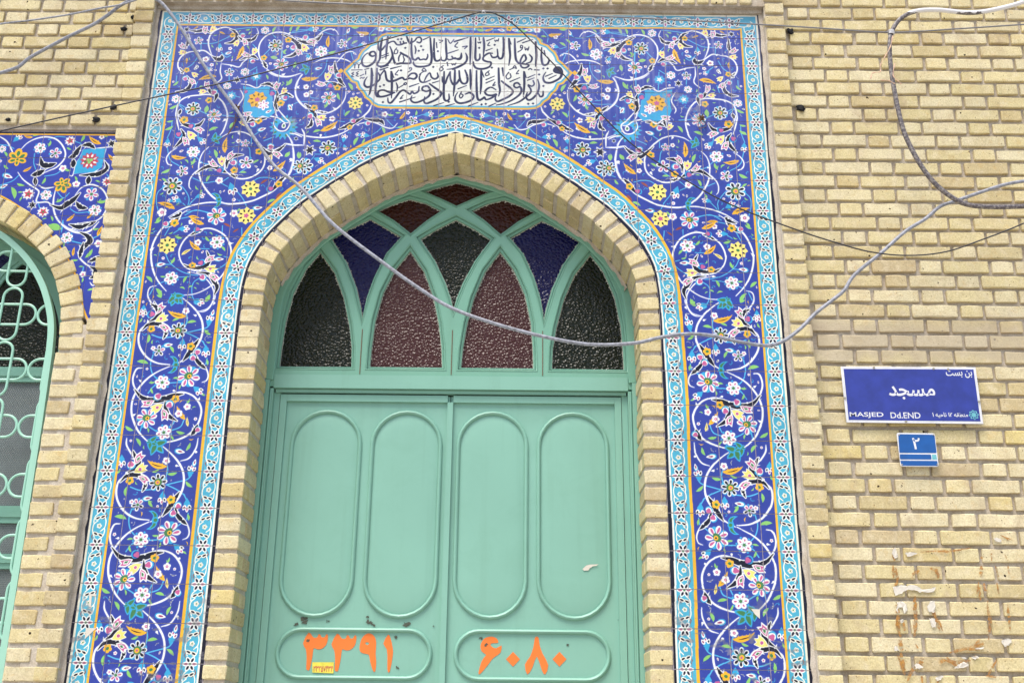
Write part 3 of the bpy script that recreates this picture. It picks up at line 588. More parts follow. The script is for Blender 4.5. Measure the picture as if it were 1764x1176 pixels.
SP2 = [('sc', [(525,-20),(490,80),(500,170),(520,260)]), ('sc', [(960,-20),(1010,90),(1000,180),(965,270),(935,310)]), ('sc', [(820,430),(760,490),(725,580),(720,680),(742,770),(800,870),(880,950),(980,1000),(1100,1005),(1250,980),(1370,930),(1480,870),(1560,780),(1640,700),(1680,580),(1680,470),(1650,360),(1610,300)], 18), ('sc', [(950,330),(1030,290),(1130,275),(1220,300),(1300,360),(1370,450),(1390,550),(1370,640),(1300,710),(1200,750),(1100,745),(1010,690),(980,640),(990,560),(1030,520)], 16),
 ('sc', [(640,860),(622,830),(630,760),(680,690),(760,640),(860,620)], 12), ('sc', [(500,440),(430,485),(392,545),(405,600),(440,615)], 12), ('sc', [(410,1140),(550,1060),(700,1010),(850,990),(980,1000)]), ('sc', [(1150,150),(1260,120),(1350,108),(1450,120),(1530,140),(1590,185),(1640,182)], 14), ('sc', [(1500,130),(1478,200),(1525,262),(1600,262),(1642,190),(1600,140),(1540,70),(1500,10)], 14), ('sc', [(1640,292),(1700,300),(1764,330)]), ('sc', [(1600,392),(1680,410),(1770,410)], 14),
 ('ar', [(510,110),(560,190),(640,220),(720,210),(775,150)], 28), ('ar', [(540,250),(570,310),(540,370),(470,440)], 26), ('ar', [(690,700),(780,640),(870,625),(960,670),(1000,690)], 30), ('ar', [(1000,640),(1010,570),(1070,520),(1170,510)], 30), ('ar', [(1195,90),(1230,110),(1200,190)], 20), ('ar', [(1220,180),(1290,150),(1400,145)], 26), ('ar', [(1310,390),(1380,460),(1440,500),(1530,460),(1600,400)], 26), ('ar', [(1590,730),(1530,790),(1460,880)], 30), ('ar', [(430,1150),(510,1120),(540,1090)], 26), ('ar', [(1040,700),(1080,725),(1110,720)], 20),
 ('stem', [(520,800),(590,880),(622,960),(600,1050)]), ('stem', [(710,930),(650,985),(610,1040)]), ('stem', [(660,745),(780,792),(900,780),(1010,830)]), ('stem', [(1100,870),(1170,960),(1215,1060)]), ('stem', [(390,820),(305,890),(290,990),(310,1080)]), ('stem', [(1020,740),(960,780)]), ('stem', [(690,530),(760,592),(840,605)]), ('stem', [(580,1120),(680,1070),(760,1080),(840,1110)]), ('stem', [(1265,782),(1330,745),(1420,740),(1490,762)]), ('stem', [(1240,530),(1235,455),(1215,420)]), ('stem', [(1250,400),(1260,330),(1320,285)]), ('stem', [(450,170),(440,250),(400,340)]), ('stem', [(400,430),(430,560),(520,620)]), ('stem', [(530,0),(600,40)]), ('stem', [(720,60),(830,110)]), ('stem', [(960,110),(1080,120)]), ('stem', [(710,340),(715,270)]), ('stem', [(560,1000),(600,1040)]), ('stem', [(1210,640),(1130,690)]), ('stem', [(1380,370),(1480,330)]),
 ('ST', 660, 45, 72), ('SP', 877, 118, 70), ('gl', 460, 25, 42, 25), ('gl', 800, 50, 40, 80), ('gl', 428, 168, 34, 10), ('gl', 418, 237, 46, 25), ('OF', 573, 155, 42), ('pb', 640, 220, 32), ('pl', 712, 258, 46, -20), ('yb', 642, 312, 48, -50), ('pb', 515, 302, 34), ('pl', 580, 368, 46, -60), ('bell', 402, 385, 46, -90), ('gl', 868, 250, 50, 20), ('gl', 1060, 210, 42, 50), ('bell', 745, 362, 50, -40), ('lotus', 875, 350, 80, 20), ('ol', 985, 482, 1008, 332, .16), ('OF', 1325, 165, 38), ('pb', 1262, 200, 30), ('pb', 1220, 75, 30), ('yb', 1165, 185, 34, 120), ('wb', 1362, 252, 42, 20), ('R6', 665, 480, 68), ('ol', 448, 520, 595, 535, -.22), ('gl', 885, 500, 44, -75), ('gl', 660, 578, 40, 60),
 ('SW', 1190, 395, 48), ('W5', 1120, 370, 26), ('yb', 952, 572, 46, 100), ('pl', 872, 600, 46, 140), ('pl', 1040, 525, 44, 60), ('pb', 1068, 590, 34), ('SW', 1200, 590, 76), ('gl', 1300, 580, 36, 30), ('gl', 1170, 690, 34, 0), ('OF', 1078, 665, 38), ('OF', 1330, 475, 38), ('pb', 1450, 432, 34), ('pl', 1505, 505, 46, -30), ('yb', 1440, 542, 34, 250), ('gl', 1615, 508, 34, 50), ('gl', 1738, 515, 34, 80), ('W5', 1440, 642, 30), ('W5', 1545, 635, 32), ('ol', 1478, 672, 1598, 566, -.14), ('gl', 388, 670, 50, 25), ('SW', 555, 675, 66), ('pb', 927, 668, 34), ('W5', 927, 770, 42), ('gl', 818, 748, 40, 60), ('ST', 455, 825, 96), ('gl', 368, 768, 30, -40), ('bell', 500, 968, 52, 150), ('bell', 432, 975, 30, 170), ('bell', 730, 925, 44, 20), ('gl', 745, 882, 24, 60), ('bell', 1055, 850, 64, -70), ('W5', 1075, 965, 22), ('YR', 1245, 855, 100), ('leaf', 1345, 805, 1420, 758, .3, .1, RED), ('YR', 1200, 1125, 98), ('leaf', 1500, 955, 1560, 890, .3, .1, RED), ('OF', 1530, 805, 38), ('pb', 1450, 852, 34), ('cres', 915, 962, 82, 195), ('ol', 468, 1052, 300, 995, -.16), ('W5', 347, 1092, 52), ('SP', 900, 1130, 92), ('W5', 1075, 1100, 44), ('gl', 1125, 1070, 26, 50), ('wb', 1320, 1045, 46, 5), ('gl', 1455, 980, 44, 25), ('ST', 1745, 622, 70), ('ol', 620, 1135, 730, 1150, .1), ('gl', 310, 1165, 34, 50), ('kn', 740, 590), ('kn', 985, 155, 14), ('kn', 1125, 290, 12), ('kn', 1320, 660, 14), ('kn', 1660, 560, 14), ('kn', 440, 615), ('BS', 1705, 345, 26), ('gl', 1660, 760, 32, 50)]
CF2 = ('cf2', 1580, 225, 150)
SP3 = [('sc', [(840,10),(700,100),(590,190),(520,290),(478,400),(474,520),(500,640),(550,740),(625,830)], 18), ('sc', [(790,870),(900,862),(1010,820),(1120,745),(1200,660),(1255,560),(1282,450),(1270,360),(1220,270),(1130,213),(1040,195),(940,220),(850,272),(790,340),(755,430),(770,520),(822,590),(900,622),(980,622)], 16), ('sc', [(880,640),(980,672),(1060,740),(1105,830),(1100,920),(1060,1000),(1000,1038),(930,1030)], 12), ('sc', [(525,775),(460,795),(438,860),(455,925),(495,975)], 12),
 ('ar', [(770,50),(710,125),(620,185)], 32), ('ar', [(990,215),(930,235),(870,265)], 20), ('ar', [(800,560),(870,590),(990,592),(1040,560),(1060,500),(1035,425)], 32), ('ar', [(940,640),(1050,655),(1110,730),(1140,790),(1110,870)], 30), ('ar', [(470,960),(520,990),(530,1040)], 24),
 ('stem', [(620,455),(660,540),(760,622),(870,662),(945,672)]), ('stem', [(540,760),(610,730)]), ('stem', [(740,690),(870,682)]), ('stem', [(960,700),(905,740),(885,800),(890,880),(912,925)]), ('stem', [(960,400),(1060,402)]), ('stem', [(1390,190),(1385,290),(1320,390),(1290,480),(1220,560),(1120,625)]), ('stem', [(610,270),(650,200),(680,160)]), ('stem', [(700,245),(760,205)]), ('stem', [(780,95),(880,75)]), ('stem', [(830,30),(940,15),(1080,40)]), ('stem', [(1195,170),(1190,270)]), ('stem', [(455,870),(500,790)]), ('stem', [(1210,480),(1250,490)]), ('stem', [(590,560),(670,560)]),
 ('gl', 540, 120, 40, 30), ('pb', 617, 148, 32), ('OF', 710, 140, 42), ('W5', 880, 130, 32), ('ol', 1000, 150, 865, 80, .16), ('leaf', 1205, 145, 1275, 182, .3, .1, RED), ('leaf', 1300, 238, 1360, 200, .3, .1, RED), ('bell', 800, 200, 52, 0), ('YR', 635, 365, 100), ('gl', 750, 280, 40, -20), ('pb', 945, 205, 30), ('R6', 1140, 335, 76), ('gl', 1045, 300, 34, -50), ('gl', 1200, 402, 32, -50), ('W5', 945, 338, 38), ('ol', 965, 408, 862, 315, .2), ('ol', 785, 460, 880, 405, .1, .3, YEL), ('wb', 572, 560, 46, 10), ('gl', 690, 520, 38, 60), ('wb', 1165, 507, 44, 0), ('pb', 975, 545, 34), ('OF', 890, 570, 36), ('pl', 1062, 512, 48, 30), ('yb', 1078, 605, 50, 0), ('pl', 1100, 690, 48, -30), ('pb', 990, 690, 34), ('R6', 675, 700, 74), ('gl', 592, 680, 28, 0), ('gl', 452, 712, 44, -45), ('gl', 820, 712, 40, 60), ('gl', 548, 850, 54, -60), ('gl', 870, 787, 26, 20), ('gl', 1045, 900, 44, 60), ('bell', 950, 935, 54, -20), ('bell', 395, 1010, 40, -90), ('kn', 475, 412, 16), ('kn', 1270, 350, 16), ('kn', 865, 640, 12), ('kn', 970, 620, 12), ('kn', 1085, 770, 10), ('gl', 1340, 50, 10)]
T1 = [('sc', [(350,470),(430,490),(520,498),(600,488),(660,440),(720,392),(800,368),(870,388),(905,440)], 16), ('sc', [(-5,890),(60,938),(150,968),(270,972),(430,930)], 20), ('sc', [(440,940),(400,1010),(372,1100),(352,1180)], 18), ('sc', [(590,800),(680,758),(800,735),(920,740),(1010,762),(1065,795)], 18), ('sc', [(1130,690),(1080,655),(1000,670),(930,738),(885,790)], 14),
 ('ar', [(390,490),(460,520),(560,520),(640,500),(700,430)], 34), ('ar', [(390,590),(375,660),(300,708),(215,722)], 26), ('ar', [(860,780),(860,860),(890,950),(930,1030),(990,1100)], 36), ('ar', [(680,1060),(790,1055),(900,1075),(970,1100)], 34),
 ('stem', [(320,400),(430,378),(530,378)]), ('stem', [(640,380),(760,420),(860,450),(960,450),(1010,420)]), ('stem', [(760,760),(740,860),(690,940),(640,980)]), ('stem', [(1060,570),(1140,600)]), ('stem', [(1300,520),(1300,440),(1390,350)]), ('stem', [(190,600),(190,740)]), ('stem', [(590,610),(530,600)]), ('stem', [(1060,660),(1090,760)]), ('stem', [(1130,900),(1140,800)]), ('stem', [(500,680),(430,670)]), ('stem', [(1010,600),(1060,640)]), ('stem', [(1400,365),(1600,385),(1764,350)]),
 ('gl', 95, 380, 42, 60), ('gl', 310, 370, 34, 70), ('gl', 398, 362, 42, 55), ('gl', 722, 365, 34, 35), ('bell', 575, 370, 64, 10), ('ol', 772, 592, 785, 452, .12), ('pb', 482, 475, 40), ('pl', 560, 545, 54, -20), ('yb', 475, 605, 52, -60), ('pb', 340, 590, 36), ('R6', 685, 655, 86), ('gl', 820, 657, 54, 15), ('gl', 228, 652, 36, 50), ('gl', 90, 728, 48, -10), ('gl', 350, 820, 40, 80), ('gl', 278, 1040, 58, 50), ('wb', 655, 868, 44, 10), ('ol', 445, 1000, 655, 982, -.14), ('yb', 768, 970, 52, 80), ('pl', 820, 885, 52, 110), ('pb', 910, 955, 40), ('BS', 530, 705, 44), ('SW', 955, 555, 72), ('gl', 1045, 500, 40, 40), ('gl', 1112, 540, 46, 30), ('gl', 1115, 345, 50, 0), ('gl', 1350, 450, 40, 10), ('wb', 1030, 388, 42, 70), ('ol', 1285, 430, 1128, 400, .2), ('W5', 1200, 445, 34), ('bell', 1200, 570, 50, 20), ('wb', 1110, 680, 26, -40), ('pl', 690, 1062, 52, 170), ('pb', 800, 1088, 40), ('OF', 890, 1112, 44), ('gl', 1052, 1100, 54, -60), ('W5', 495, 1100, 40), ('W5', 1425, 372, 34), ('wb', 1505, 362, 44, -10), ('gl', 1620, 376, 54, 10), ('wb', 1700, 384, 36, 5), ('kn', 205, 950, 16), ('kn', 840, 380, 12), ('kn', 390, 1105, 14)]
T2 = [('sc', [(352,10),(370,110),(420,190),(480,250),(560,292),(660,328),(760,330),(860,290),(940,220),(990,130),(1002,20)], 20), ('sc', [(1325,220),(1290,300),(1220,370),(1130,450),(1060,500)], 22), ('sc', [(350,570),(440,608),(550,630),(700,640),(840,620),(960,580),(1080,510)], 20), ('sc', [(1130,480),(1200,458),(1300,440),(1400,465),(1500,512),(1590,520),(1650,460)], 16), ('sc', [(440,530),(472,600),(466,735)], 20), ('sc', [(270,620),(318,700),(332,830),(330,930),(300,1040),(262,1110)], 20), ('sc', [(215,715),(320,735),(466,738)], 18), ('sc', [(92,30),(100,130),(108,250),(112,340),(175,440)], 18),
 ('ar', [(480,215),(540,265),(600,340),(625,400)], 36), ('ar', [(640,300),(700,320),(760,322)], 16), ('ar', [(565,400),(555,480),(490,520)], 30), ('ar', [(910,535),(1000,500),(1100,450),(1230,380)], 36), ('ar', [(1240,400),(1340,420),(1440,430),(1480,480)], 34), ('ar', [(110,200),(170,120),(260,95),(330,120)], 26), ('ar', [(100,290),(140,240),(170,210)], 26), ('ar', [(0,790),(90,810),(180,770),(230,720)], 26),
 ('stem', [(340,215),(420,185),(560,190),(700,180)]), ('stem', [(540,90),(560,135),(650,145)]), ('stem', [(1310,620),(1400,560),(1460,500)]), ('stem', [(1490,380),(1540,440),(1620,510),(1730,520)]), ('stem', [(600,850),(680,850)]), ('stem', [(880,790),(930,760)]), ('stem', [(975,290),(975,350)]), ('stem', [(900,430),(980,440)]), ('stem', [(560,920),(600,870)]), ('stem', [(330,1110),(420,1080)]),
 ('pb', 232, 130, 40), ('OF', 178, 200, 44), ('wb', 300, 250, 48, 60), ('SP', 780, 138, 90), ('OF', 600, 262, 44), ('W5', 500, 98, 40), ('W5', 555, 68, 34), ('gl', 910, 120, 46, -70), ('gl', 745, 228, 42, 60), ('YR', 1118, 200, 100), ('gl', 1170, 308, 34, -50), ('gl', 1020, 335, 50, 45), ('W5', 825, 402, 44), ('W5', 835, 500, 40), ('yb', 692, 385, 50, -10), ('pl', 640, 440, 54, -60), ('pb', 545, 370, 42), ('ol', 688, 552, 895, 430, -.16), ('gl', 632, 562, 52, 15), ('gl', 632, 690, 50, -5), ('gl', 402, 860, 42, 90), ('gl', 262, 850, 42, 60), ('ST', 770, 770, 104), ('BS', 540, 800, 84), ('ST', 465, 1002, 112), ('bell', 975, 650, 52, 80), ('bell', 1240, 610, 56, 170), ('bell', 1160, 605, 36, 170), ('gl', 1130, 685, 58, 60), ('gl', 1215, 682, 38, 60), ('gl', 1470, 550, 44, -70), ('gl', 1690, 497, 42, 15), ('pb', 1095, 430, 38), ('pb', 1280, 460, 34), ('flower', 1045, 508, 36, 'OF'), ('W5', 1490, 345, 44), ('gl', 1565, 350, 42, -5), ('gl', 1660, 322, 36, 0), ('ol', 1680, 405, 1745, 310, -.2), ('bell', 650, 920, 60, -20), ('wb', 730, 970, 26, -30), ('bell', 985, 762, 40, -70), ('wb', 370, 655, 28, -30), ('kn', 680, 610, 16), ('kn', 860, 280, 18), ('kn', 300, 915, 18), ('kn', 1150, 480, 10)]
T3 = [('stem', [(130,80),(230,50),(300,60)]), ('stem', [(0,215),(60,180)]), ('stem', [(360,80),(480,70)]), ('SW', 80, 130, 70), ('bell', 275, 50, 58, 10), ('gl', 450, 60, 50, 35), ('gl', 120, 35, 34, 80), ('gl', 200, 125, 40, -5), ('gl', 330, 100, 30, 60), ('wb', 510, 75, 34, 40), ('gl', 560, 60, 30, 10)]
TOPC = [('ol', 160, 78, 80, 68, .2), ('gl', 250, 50, 24), ('W5', 262, 45, 30), ('wb', 330, 48, 34, 0), ('gl', 400, 50, 38, 10), ('wb', 440, 52, 26, 0), ('OF', 488, 40, 24), ('wb', 550, 55, 28, 10), ('ol', 672, 62, 610, 40, .15), ('gl', 712, 50, 36, 15), ('CF', 760, 46, 20), ('gl', 850, 42, 30, 20), ('gl', 815, 48, 20, 0), ('stem', [(240,60),(420,45),(620,55),(880,42)])]
LWP = [('poly', [(840,340),(950,328),(1072,330),(1052,430),(1030,520),(940,570),(745,585),(768,480),(818,400)], CYAN),
 ('sc', [(-40,190),(60,250),(110,330),(130,380)]), ('sc', [(180,570),(230,640),(310,702),(372,742),(392,775),(368,870),(480,872),(540,922),(640,942)], 16), ('sc', [(205,345),(280,272),(380,225),(480,213),(570,238),(632,300),(662,380),(640,450),(570,520),(500,552),(430,582)], 16), ('sc', [(390,700),(450,732),(545,720)]), ('sc', [(560,750),(540,850),(545,960),(590,1060),(680,1130),(790,1165)], 18), ('sc', [(760,800),(830,722),(930,695),(1030,738),(1085,830),(1085,920),(1030,1020),(950,1072),(860,1100)], 16), ('sc', [(950,330),(1080,318),(1190,312)], 13), ('sc', [(1075,332),(1048,440),(1100,500),(1080,550)], 13), ('sc', [(840,340),(820,400),(768,490),(735,600),(700,600)], 12), ('sc', [(740,585),(860,570),(960,560),(1040,500)], 12),
 ('ar', [(410,420),(430,490),(500,500),(565,480)], 40), ('ar', [(450,545),(390,580),(320,600)], 40), ('ar', [(352,620),(360,700)], 28), ('ar', [(820,300),(785,350),(750,400),(700,420)], 36), ('ar', [(830,300),(900,290),(960,330)], 32), ('ar', [(745,440),(738,520)], 34), ('ar', [(1060,460),(1080,530),(1000,585),(920,595),(810,600)], 34), ('ar', [(900,610),(890,690)], 34), ('ar', [(510,900),(610,930),(680,890),(740,850),(810,780)], 40), ('ar', [(770,870),(810,920),(880,935)], 34), ('ar', [(700,1100),(800,1110),(900,1095),(970,1070)], 36),
 ('stem', [(490,240),(580,210),(660,215)]), ('stem', [(740,250),(820,280)]), ('stem', [(350,380),(340,470),(360,540)]), ('stem', [(450,610),(560,590),(620,550)]), ('stem', [(190,600),(120,660),(0,700)]), ('stem', [(580,770),(640,830),(700,780)]), ('stem', [(710,940),(780,980),(900,970)]), ('stem', [(1000,880),(1090,840)]), ('stem', [(640,1080),(620,1176)]), ('stem', [(0,290),(80,300),(140,330)]), ('stem', [(380,860),(400,930)]), ('stem', [(1080,590),(1120,640)]),
 ('flower', 905, 452, 96, 'RR'), ('palm', 175, 440, 125, 90), ('palm', 630, 682, 112, -70), ('R6', 405, 325, 62), ('SW', 560, 378, 66), ('P5', 710, 252, 60), ('P5', 1085, 665, 60), ('P5', 285, 790, 70), ('P5', 435, 970, 66), ('W5', 636, 530, 42), ('W5', 770, 690, 42), ('R6', 465, 800, 60), ('R6', 960, 955, 66), ('SW', 925, 792, 78), ('wb', 80, 610, 52, -20), ('wb', 40, 710, 40, 30), ('ol', 325, 215, 240, 195, .2), ('ol', 1015, 280, 900, 200, .2), ('ol', 1175, 460, 1095, 385, .15), ('ol', 235, 560, 320, 510, -.15), ('ol', 675, 1060, 755, 990, -.15), ('ol', 880, 1035, 935, 985, -.1), ('bell', 175, 225, 50, 50), ('R6', 20, 335, 44), ('SW', -40, 470, 60), ('W5', 1030, 212, 30),
 ('gl', 110, 190, 34, 0), ('gl', 360, 200, 30, 10), ('gl', 500, 280, 32, 70), ('gl', 835, 222, 42, 65), ('gl', 700, 330, 26), ('gl', 1080, 200, 26, 20), ('gl', 55, 388, 30, -60), ('gl', 62, 515, 30, -40), ('gl', 210, 692, 40, -15), ('gl', 130, 780, 60, -75), ('gl', 440, 655, 38, 60), ('gl', 685, 545, 32, -10), ('gl', 765, 638, 28, -70), ('gl', 988, 665, 26), ('gl', 600, 850, 42, 30), ('gl', 1030, 862, 50, 5), ('gl', 213, 840, 28, 60), ('gl', 450, 1042, 24), ('gl', 522, 1040, 28, -70), ('gl', 555, 1120, 70, -20), ('gl', 965, 1140, 36, 5), ('gl', 205, 775, 26, 0), ('BS', 325, 902, 54), ('BS', 1130, 280, 56)]
LWP2 = [('sc', [(450,0),(520,62),(610,95),(700,80),(770,10)], 16), ('sc', [(610,240),(620,290),(670,340),(730,370)], 13), ('sc', [(700,480),(720,505),(750,495)], 9), ('ar', [(540,30),(620,50),(700,20)], 26), ('ar', [(620,90),(680,120),(700,160),(660,200),(640,240)], 30), ('ar', [(690,320),(740,300),(775,280)], 22), ('ar', [(700,360),(740,380),(735,430),(700,450)], 24), ('ar', [(650,170),(630,240),(620,290)], 22), ('stem', [(560,160),(640,180)]), ('stem', [(720,140),(800,100)]), ('stem', [(650,360),(640,410)]), ('stem', [(490,0),(480,70)]),
 ('R6', 520, 132, 48), ('W5', 765, 178, 34), ('ol', 568, 272, 580, 205, .1), ('ol', 760, 118, 800, 40, .1), ('W5', 645, 418, 28), ('gl', 690, 255, 44, 50), ('gl', 582, 305, 26, 0), ('gl', 630, 360, 18, 0), ('gl', 640, 462, 20, 80), ('gl', 706, 540, 26, 10), ('gl', 500, 188, 18, 80), ('gl', 450, 135, 18, 0), ('gl', 530, 238, 20, 0), ('gl', 725, 605, 18, 20), ('gl', 430, 50, 50, -20)]

def offs(path, d):
    ext = path+[(-path[-2][0], path[-2][1])]; o = offset(ext, d)[:-1]; o[-1] = (0.0, o[-1][1]); return o
_H = [(-.914,1.1),(-.914,2.9),(-.913,3.055),(-.912,3.204),(-.911,3.30),(-.905,3.42),(-.888,3.52),(-.855,3.60),(-.812,3.672),(-.748,3.750),(-.685,3.820),(-.617,3.874),(-.553,3.924),(-.487,3.971),(-.424,4.017),(-.357,4.057),(-.290,4.090),(-.206,4.124),(-.13,4.149),(0,4.187)]
ARC = [_H[0]]+cr_spline(_H[1:], 4)
def paint_main():
    cv = Canvas(CV0[0], CV0[1], CV0[2], CV0[3], .0015, C_BLUE)
    # --- left half
    for k in range(-0, 3): draw(Pen(cv, 160, 500, 4.523, dz=-.6555*k, dx=-.006*(k > 0)), STRIP)
    # clear the zone above the repeat and draw the spandrel
    cv.fill([(-1.45, 3.372), (-.9, 3.372), (-.9, 3.6), (-1.45, 3.6)], C_BLUE)
    pn3 = Pen(cv, 180, 360, 5.88); pn2 = Pen(cv, 220, 180, 5.88); pn1 = Pen(cv, 240, 0, 5.88)
    draw(Pen(cv, 460, 0, 7.35), T1); draw(Pen(cv, 460, 150, 7.35), T2)
    # big turquoise flower with the looped scroll
    c = pn2.p(1580, 230); R = pn2.k(1580, 230)*150
    pts = [(c[0]+R*(1.0 if i % 2 == 0 else .74)*math.cos(2*math.pi*i/36), c[1]+R*(1.0 if i % 2 == 0 else .74)*math.sin(2*math.pi*i/36)) for i in range(36)]; cv.fill(pts, CYAN)
    for a in range(0, 360, 36): pn2.ell((c[0]+R*.68*math.cos(math.radians(a)), c[1]+R*.68*math.sin(math.radians(a))), R*.12, R*.07, a, GRN, .8)
    cv.fill([(c[0]+R*.42*math.cos(t), c[1]+R*.40*math.sin(t)) for t in np.linspace(0, 6.28, 20)], C_BLUE)
    draw(pn3, SP3); draw(pn2, SP2); draw(pn1, SP1); pn2.ell(pn2.p(1580, 215), .011, .007, 90, WHT, .5, .003); pn2.ell(pn2.p(1580, 215), .008, .005, 90, GRN, .5)
    draw(Pen(cv, 700, 190, 7.35), T3); draw(Pen(cv, 600, 40, 4.642), TOPC)
    lot = Pen(cv, 180, 360, 5.88); lot.lotus(708, 878, 100, -60)
    # inner border along the arch
    def band(path, a, b, col):
        P = offs(path, a)+offs(path, b)[::-1]; return P, col
    LB = ARC
    for a, b, col in ((.088, .074, OCH), (.0755, .0055, CYL), (.0060, -.0015, (238,238,226)), (-.0015, -.030, BLK)):
        A_, B_ = offs(LB, a), offs(LB, b)
        for i in range(len(A_)-1): cv.fill([A_[i], A_[i+1], B_[i+1], B_[i]], col, 1, cv.px*.35)
    mid = offs(LB, .038); up = [p for p in mid if p[1] >= 3.196]
    L = sum(math.dist(up[i], up[i+1]) for i in range(len(up)-1)); n = round(L/.15); q = resample(up, L/n)
    marks = []
    for i in range(len(q)):
        a, b = q[max(0, i-1)], q[min(len(q)-1, i+1)]; d = math.dist(a, b); T = ((b[0]-a[0])/d, (b[1]-a[1])/d)
        if i == len(q)-1: T = (1.0, 0.0); q[i] = (0.0, q[i][1]-.002)
        marks.append((q[i], T))
    for k in range(8, 22): marks.append(((-.952, .05+.15*k), (0.0, 1.0)))
    for P, T in marks: border_motif(cv, P, T, (-T[1], T[0]))
    # outer border
    def rect(x0, x1, z0, z1, col): cv.fill([(x0, z0), (x1, z0), (x1, z1), (x0, z1)], col)
    rect(-1.45, -1.330, 1.1, 4.84, OCH); rect(-1.45, 0.02, 4.750, 4.84, OCH)
    rect(-1.45, -1.339, 1.1, 4.84, CYL); rect(-1.45, .02, 4.759, 4.84, CYL)
    rect(-1.45, -1.407, 1.1, 4.84, (240,236,214)); rect(-1.45, .02, 4.8245, 4.84, (240,236,214)); rect(-1.45, -1.4155, 1.1, 4.84, BLK)
    for k in range(8, 32):
        z = .05+.15*k
        if z < 4.74: border_motif(cv, (-1.3735, z), (0.0, 1.0), (-1.0, 0.0))
    for k in range(-9, 1): border_motif(cv, (-.0+.15*k-.0 if False else -1.282+.15*(k+9), 4.791), (1.0, 0.0), (0.0, 1.0), 1)
    # the small leaves, buds and curls that fill every gap
    j0, j1 = int((1.25-cv.z0)/cv.px), int((4.735-cv.z0)/cv.px); blue = np.array(C_BLUE, np.float32)/255; r = np.random.default_rng(4); placed = 0
    pen = Pen(cv, 0, 0, 1)
    for q in range(16000):
        x = r.uniform(-1.325, -.01); z = r.uniform(1.25, 4.735); rad = r.choice((.008, .010, .013, .017)); i = int((x-cv.x0)/cv.px); j = int((z-cv.z0)/cv.px); w_ = int(rad/cv.px)
        if i-w_ < 0 or j-w_ < 0 or j+w_ >= cv.H: continue
        win_ = cv.a[j-w_:j+w_+1, i-w_:i+w_+1]
        if np.abs(win_-blue).max() > .035: continue
        t = r.uniform(0, 6.28); c_, s_ = math.cos(t)*rad, math.sin(t)*rad; k = r.integers(0, 9); P = [(x-c_, z-s_), (x+.35*s_, z-.35*c_), (x+c_, z+s_)]
        P = cr_spline(P, 4)
        if k < 2: cv.stroke(P, [.001, rad*.5, rad*.62, .001], LGR)
        elif k < 4: cv.stroke(P, [.0015, .0028, .0012], CYAN); pen.disc((x+c_*.7-s_*.4, z+s_*.7+c_*.4), .0026, CYAN)
        elif k == 4: pen.ell((x, z), rad*.8, rad*.42, math.degrees(t), WHT, 1); pen.ell((x, z), rad*.4, rad*.17, math.degrees(t), PKD if r.random() < .6 else BLK, .6)
        elif k == 5: cv.stroke(P, [.001, rad*.5, .001], OCH)
        elif k > 6: cv.stroke(P, [.001, rad*.42, .001], WHT); cv.stroke(P[2:-2], rad*.14, BLK)
        else:
            for a in range(5): pen.disc((x+rad*.45*math.cos(a*1.257+t), z+rad*.45*math.sin(a*1.257+t)), rad*.32, WHT)
            pen.disc((x, z), rad*.3, PNK)
        placed += 1
    # --- mirror to the right, with a slight hand-painted difference
    a = cv.a; H, Wd = a.shape[:2]; half = Wd//2
    jj, ii = np.mgrid[0:H, 0:Wd-half]
    n1 = 1.6*np.sin(jj*.013+ii*.008)+1.2*np.sin(ii*.021-jj*.006); n2 = 1.6*np.sin(ii*.012+jj*.009+1)
    band_ = (ii > 60) & (ii < Wd-half-85)
    si = np.clip(half-1-ii+np.where(band_, n1, 0).round().astype(int), 0, half+2); sj = np.clip(jj+np.where(band_, n2, 0).round().astype(int), 0, H-1)
    a[:, half:] = a[sj, si]
    # --- cartouche with the verse
    A = Pen(cv, 460, 0, 7.35); B = Pen(cv, 460, 150, 7.35)
    outl = [A.p(*q) for q in ((972,900),(1010,868),(1050,830),(1100,782),(1155,742),(1170,700),(1205,645),(1262,600),(1300,562),(1390,532),(1408,492),(1455,445),(1525,424))]
    outb = [B.p(*q) for q in ((1500,262),(1400,250),(1335,215),(1302,170),(1245,130),(1215,75),(1160,18))]+[A.p(*q) for q in ((1145,1090),(1130,1050),(1080,1035),(1020,965))]
    zt, zb = outl[-1][1], outb[0][1]
    halfp = outl+[(0, zt)]; bot = [(0, zb)]+outb
    loop = outl+[(-x, z) for x, z in outl[::-1]]+[(-x, z) for x, z in outb[::-1]]+outb
    loop = [tuple(p) for p in loop]
    cv.stroke(loop+[loop[0]], .017, C_HALO, .4, .006)
    cv.fill(loop, OCH, 1, .0045); cv.fill(loop, CYL, 1, -.005); cv.fill(loop, (230,234,226), 1, -.014)
    for sg in (1, -1):
        c = (sg*(outl[0][0]-.014), outl[0][1]); cv.fill([(c[0]-.014, c[1]), (c[0], c[1]+.014), (c[0]+.014, c[1]), (c[0], c[1]-.014)], OCH)
    ink = (30,34,58)
    def script(ox, oy, sc, items):
        pen = Pen(cv, ox, oy, sc)
        for it in items:
            if it[0] == 'd':
                for x, y in it[1]: 
                    P = [pen.p(x-22, y+2), pen.p(x-2, y-19), pen.p(x+22, y-4), pen.p(x+3, y+18)]; cv.fill(P, ink)
            else:
                pts, w_ = it; P = pen.line(pts, 5); m = pen.k(*pts[0]); T = [q*m for q in w_] if hasattr(w_, '__len__') else w_*m
                cv.stroke(P, T, ink, add=.0013)
    al = (20, 30, 28, 24, 6); th = (10, 24, 28, 26, 22, 10)
